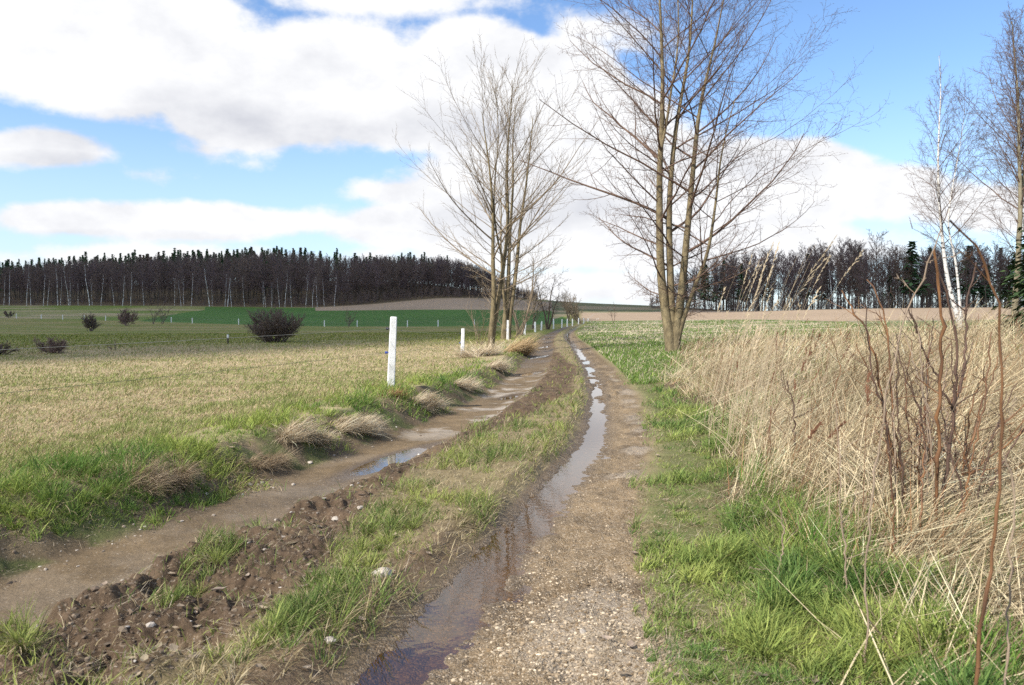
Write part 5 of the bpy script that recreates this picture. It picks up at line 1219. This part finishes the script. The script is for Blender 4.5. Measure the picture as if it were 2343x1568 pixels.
for ps, Yd, lab in [([(272, 1200), (250, 1000), (245, 800), (230, 640)], 3.9, 'tall straight tan stalk between green grass and the thorny shrub'), ([(420, 1180), (430, 1000), (400, 760)], 4.2, 'short reddish stalk just left of the thorny shrub'),
                    ([(42, 1230), (60, 1120), (60, 1030), (40, 960)], 4.2, 'pale bent pair of stalks in the green grass left of the thorny shrub'), ([(195, 800), (215, 620), (250, 520), (215, 430), (200, 380)], 7.5, 'thin reddish stalk in the dead grass behind the dark weed stalk')]:
    o_ = org_at(ps[0], Yd); t = thing('dead_weed_stalk', lab, 'weed stalk', o_); cane(t, o_, ps, Yd, .0045, .0022, cane_g if 'tan' in lab or 'pale' in lab else cane_o, 0, True, 3)


# ------------------------------------------------------------------ light and sky
sun_d = bpy.data.lights.new('sun', 'SUN'); sun_d.energy = 5.0; sun_d.angle = R(.55); sun_d.color = (1, .94, .85)
sun = bpy.data.objects.new('sun', sun_d); COL.objects.link(sun); sun.rotation_euler = SUN_DIR.to_track_quat('Z', 'Y').to_euler()
w = bpy.data.worlds.new('World'); SC.world = w; w.use_nodes = True; nt = w.node_tree
bg = nt.nodes['Background']
sky = nt.nodes.new('ShaderNodeTexSky'); sky.sky_type = 'NISHITA'; sky.sun_disc = False
sky.sun_elevation = math.asin(SUN_DIR.z); sky.sun_rotation = math.atan2(SUN_DIR.x, SUN_DIR.y); sky.altitude = 300; sky.air_density = 1.0; sky.dust_density = .6; sky.ozone_density = 2.0
tc = node(nt, 'ShaderNodeTexCoord'); sx = node(nt, 'ShaderNodeSeparateXYZ'); link(nt, tc.outputs['Generated'], sx.inputs[0])
M = lambda op, a, b=None, c=None, clamp=False: math_node(nt, op, a, b, c, clamp)
ay = M('MAXIMUM', M('ABSOLUTE', sx.outputs[1]), .02)
# azimuth-like and elevation-like coordinates of the direction
U = M('DIVIDE', sx.outputs[0], ay); Vv = M('DIVIDE', sx.outputs[2], ay)
def nz(scale, detail, rough, shift=(0, 0, 0), sc=(1, 1, 1.7)):
    mp = node(nt, 'ShaderNodeMapping'); mp.inputs['Scale'].default_value = sc; mp.inputs['Location'].default_value = shift
    link(nt, tc.outputs['Generated'], mp.inputs[0])
    n = node(nt, 'ShaderNodeTexNoise', Scale=scale, Detail=detail, Roughness=rough); link(nt, mp.outputs[0], n.inputs['Vector'])
    return n.outputs[0]
def px(x): return (x - CX) / F
def py(y): return (HOR - y) / F
# (x, y, half-width, half-height, weight): cloud masses in degrees of the sky as measured on the photograph
BL = [(260, 130, 400, 190, 1), (700, 210, 420, 165, 1), (1090, 150, 170, 105, 1), (930, 250, 330, 120, 1), (1270, 210, 160, 120, .9), (40, 120, 130, 140, .8),
      (110, 335, 210, 70, 1), (330, 400, 90, 26, .55), (560, 378, 70, 22, .5), (470, 345, 110, 30, .45),
      (150, 500, 330, 46, 1), (560, 510, 420, 52, 1), (880, 440, 120, 40, .9), (950, 520, 300, 60, 1),
      (1350, 430, 480, 170, 1), (1780, 420, 290, 120, 1), (1990, 440, 190, 80, .9), (1500, 560, 700, 70, .9), (2250, 480, 220, 70, .7), (1250, 300, 330, 120, .9),
      (600, 590, 900, 36, .7), (1340, 660, 300, 50, .9), (1345, 62, 55, 22, .22), (820, 8, 260, 34, .6), (620, 110, 80, 60, .5), (2700, 200, 260, 160, 1), (-400, 250, 260, 160, 1)]
mask = None
for (x, y, a_, b_, wt) in BL:
    du = M('MULTIPLY', M('SUBTRACT', U, px(x)), F / a_); dv = M('MULTIPLY', M('SUBTRACT', Vv, py(y)), F / b_)
    d = M('ADD', M('MULTIPLY', du, du), M('MULTIPLY', dv, dv))
    e_ = M('MULTIPLY', M('SUBTRACT', 1.0, M('SQRT', d)), wt * min(a_, b_) / 110.0 if min(a_, b_) < 110 else wt)
    e_ = M('MINIMUM', e_, .45 * wt + .1)
    mask = e_ if mask is None else M('SMOOTH_MAX', mask, e_, .12)
n1 = nz(4.5, 9, .58); n2 = nz(4.5, 9, .58, (0.012, -.0, -.055)); n3 = nz(2.2, 5, .5, (3, 1, 2))
n5 = nz(17, 7, .62, (5, 2, 1), (1, 1, 1.4)); dens = M('ADD', M('ADD', mask, M('MULTIPLY', M('SUBTRACT', n1, .5), 1.15)), M('MULTIPLY', M('SUBTRACT', n5, .5), .30))
zb = node(nt, 'ShaderNodeMapRange', interpolation_type='SMOOTHSTEP'); link(nt, sx.outputs[2], zb.inputs[0]); zb.inputs[1].default_value = .50; zb.inputs[2].default_value = .68; zb.inputs[3].default_value = 0; zb.inputs[4].default_value = .26  # extra cloud cover added overhead, out of view, to whiten the ambient light
dens = M('MAXIMUM', dens, M('ADD', M('MULTIPLY', M('SUBTRACT', n3, .62), 2.0), zb.outputs[0]))
cov = node(nt, 'ShaderNodeMapRange', interpolation_type='SMOOTHSTEP'); link(nt, dens, cov.inputs[0]); cov.inputs[1].default_value = -.03; cov.inputs[2].default_value = .17
# light from above left: compare the density here with the density a little above
dl = M('SUBTRACT', n1, n2)
thick = node(nt, 'ShaderNodeMapRange', interpolation_type='SMOOTHSTEP'); link(nt, dens, thick.inputs[0]); thick.inputs[1].default_value = .15; thick.inputs[2].default_value = .75
shade = M('MULTIPLY', thick.outputs[0], M('ADD', M('MULTIPLY', M('SUBTRACT', n3, .42), 2.6), .0, None, True))
# the undersides of the big masses are greyer
UB = [(480, 300, 480, 75, .8), (1000, 290, 260, 60, .45), (120, 372, 200, 30, .6), (350, 240, 220, 60, .3), (300, 545, 500, 22, .5), (1150, 520, 300, 60, .4), (800, 545, 500, 22, .4), (1250, 470, 250, 50, .4)]
under = None
for (x, y, a_, b_, wt) in UB:
    du = M('MULTIPLY', M('SUBTRACT', U, px(x)), F / a_); dv = M('MULTIPLY', M('SUBTRACT', Vv, py(y)), F / b_)
    d = M('ADD', M('MULTIPLY', du, du), M('MULTIPLY', dv, dv))
    e_ = M('MULTIPLY', M('SUBTRACT', 1.0, d, None, True), wt)
    under = e_ if under is None else M('MAXIMUM', under, e_)
under = M('MULTIPLY', under, M('ADD', M('MULTIPLY', n3, 1.4), .2))
sh = M('ADD', M('ADD', M('MULTIPLY', shade, .42), M('MULTIPLY', under, .75)), M('MULTIPLY', dl, -2.6), None, True)
CW = (.76, .765, .78); CG = (.46, .475, .53)
cc_ = mixcol(nt, sh, CW, CG)
skyc = mixcol(nt, 1.0, sky.outputs[0], (SKYK[0], SKYK[1], SKYK[2]), 'MULTIPLY')
# thin bright haze low over the horizon
hz = node(nt, 'ShaderNodeMapRange', interpolation_type='SMOOTHSTEP'); link(nt, sx.outputs[2], hz.inputs[0]); hz.inputs[1].default_value = .30; hz.inputs[2].default_value = -.02; hz.inputs[3].default_value = 0; hz.inputs[4].default_value = .62
skyh = mixcol(nt, hz.outputs[0], skyc, (.56, .655, .765))
fin = mixcol(nt, cov.outputs[0], skyh, cc_)
link(nt, fin, bg.inputs[0]); bg.inputs[1].default_value = 1.0
w.cycles.sampling_method = 'MANUAL'; w.cycles.sample_map_resolution = 512

# ------------------------------------------------------------------ render settings
SC.render.engine = 'CYCLES'
SC.view_settings.view_transform = 'Standard'; SC.view_settings.look = 'None'; SC.view_settings.exposure = 0.42; SC.view_settings.gamma = 1.0
SC.cycles.max_bounces = 5; SC.cycles.diffuse_bounces = 2; SC.cycles.glossy_bounces = 2; SC.cycles.transparent_max_bounces = 8; SC.cycles.transmission_bounces = 2
SC.cycles.use_denoising = False
SC.cycles.use_adaptive_sampling = True; SC.cycles.adaptive_threshold = .015
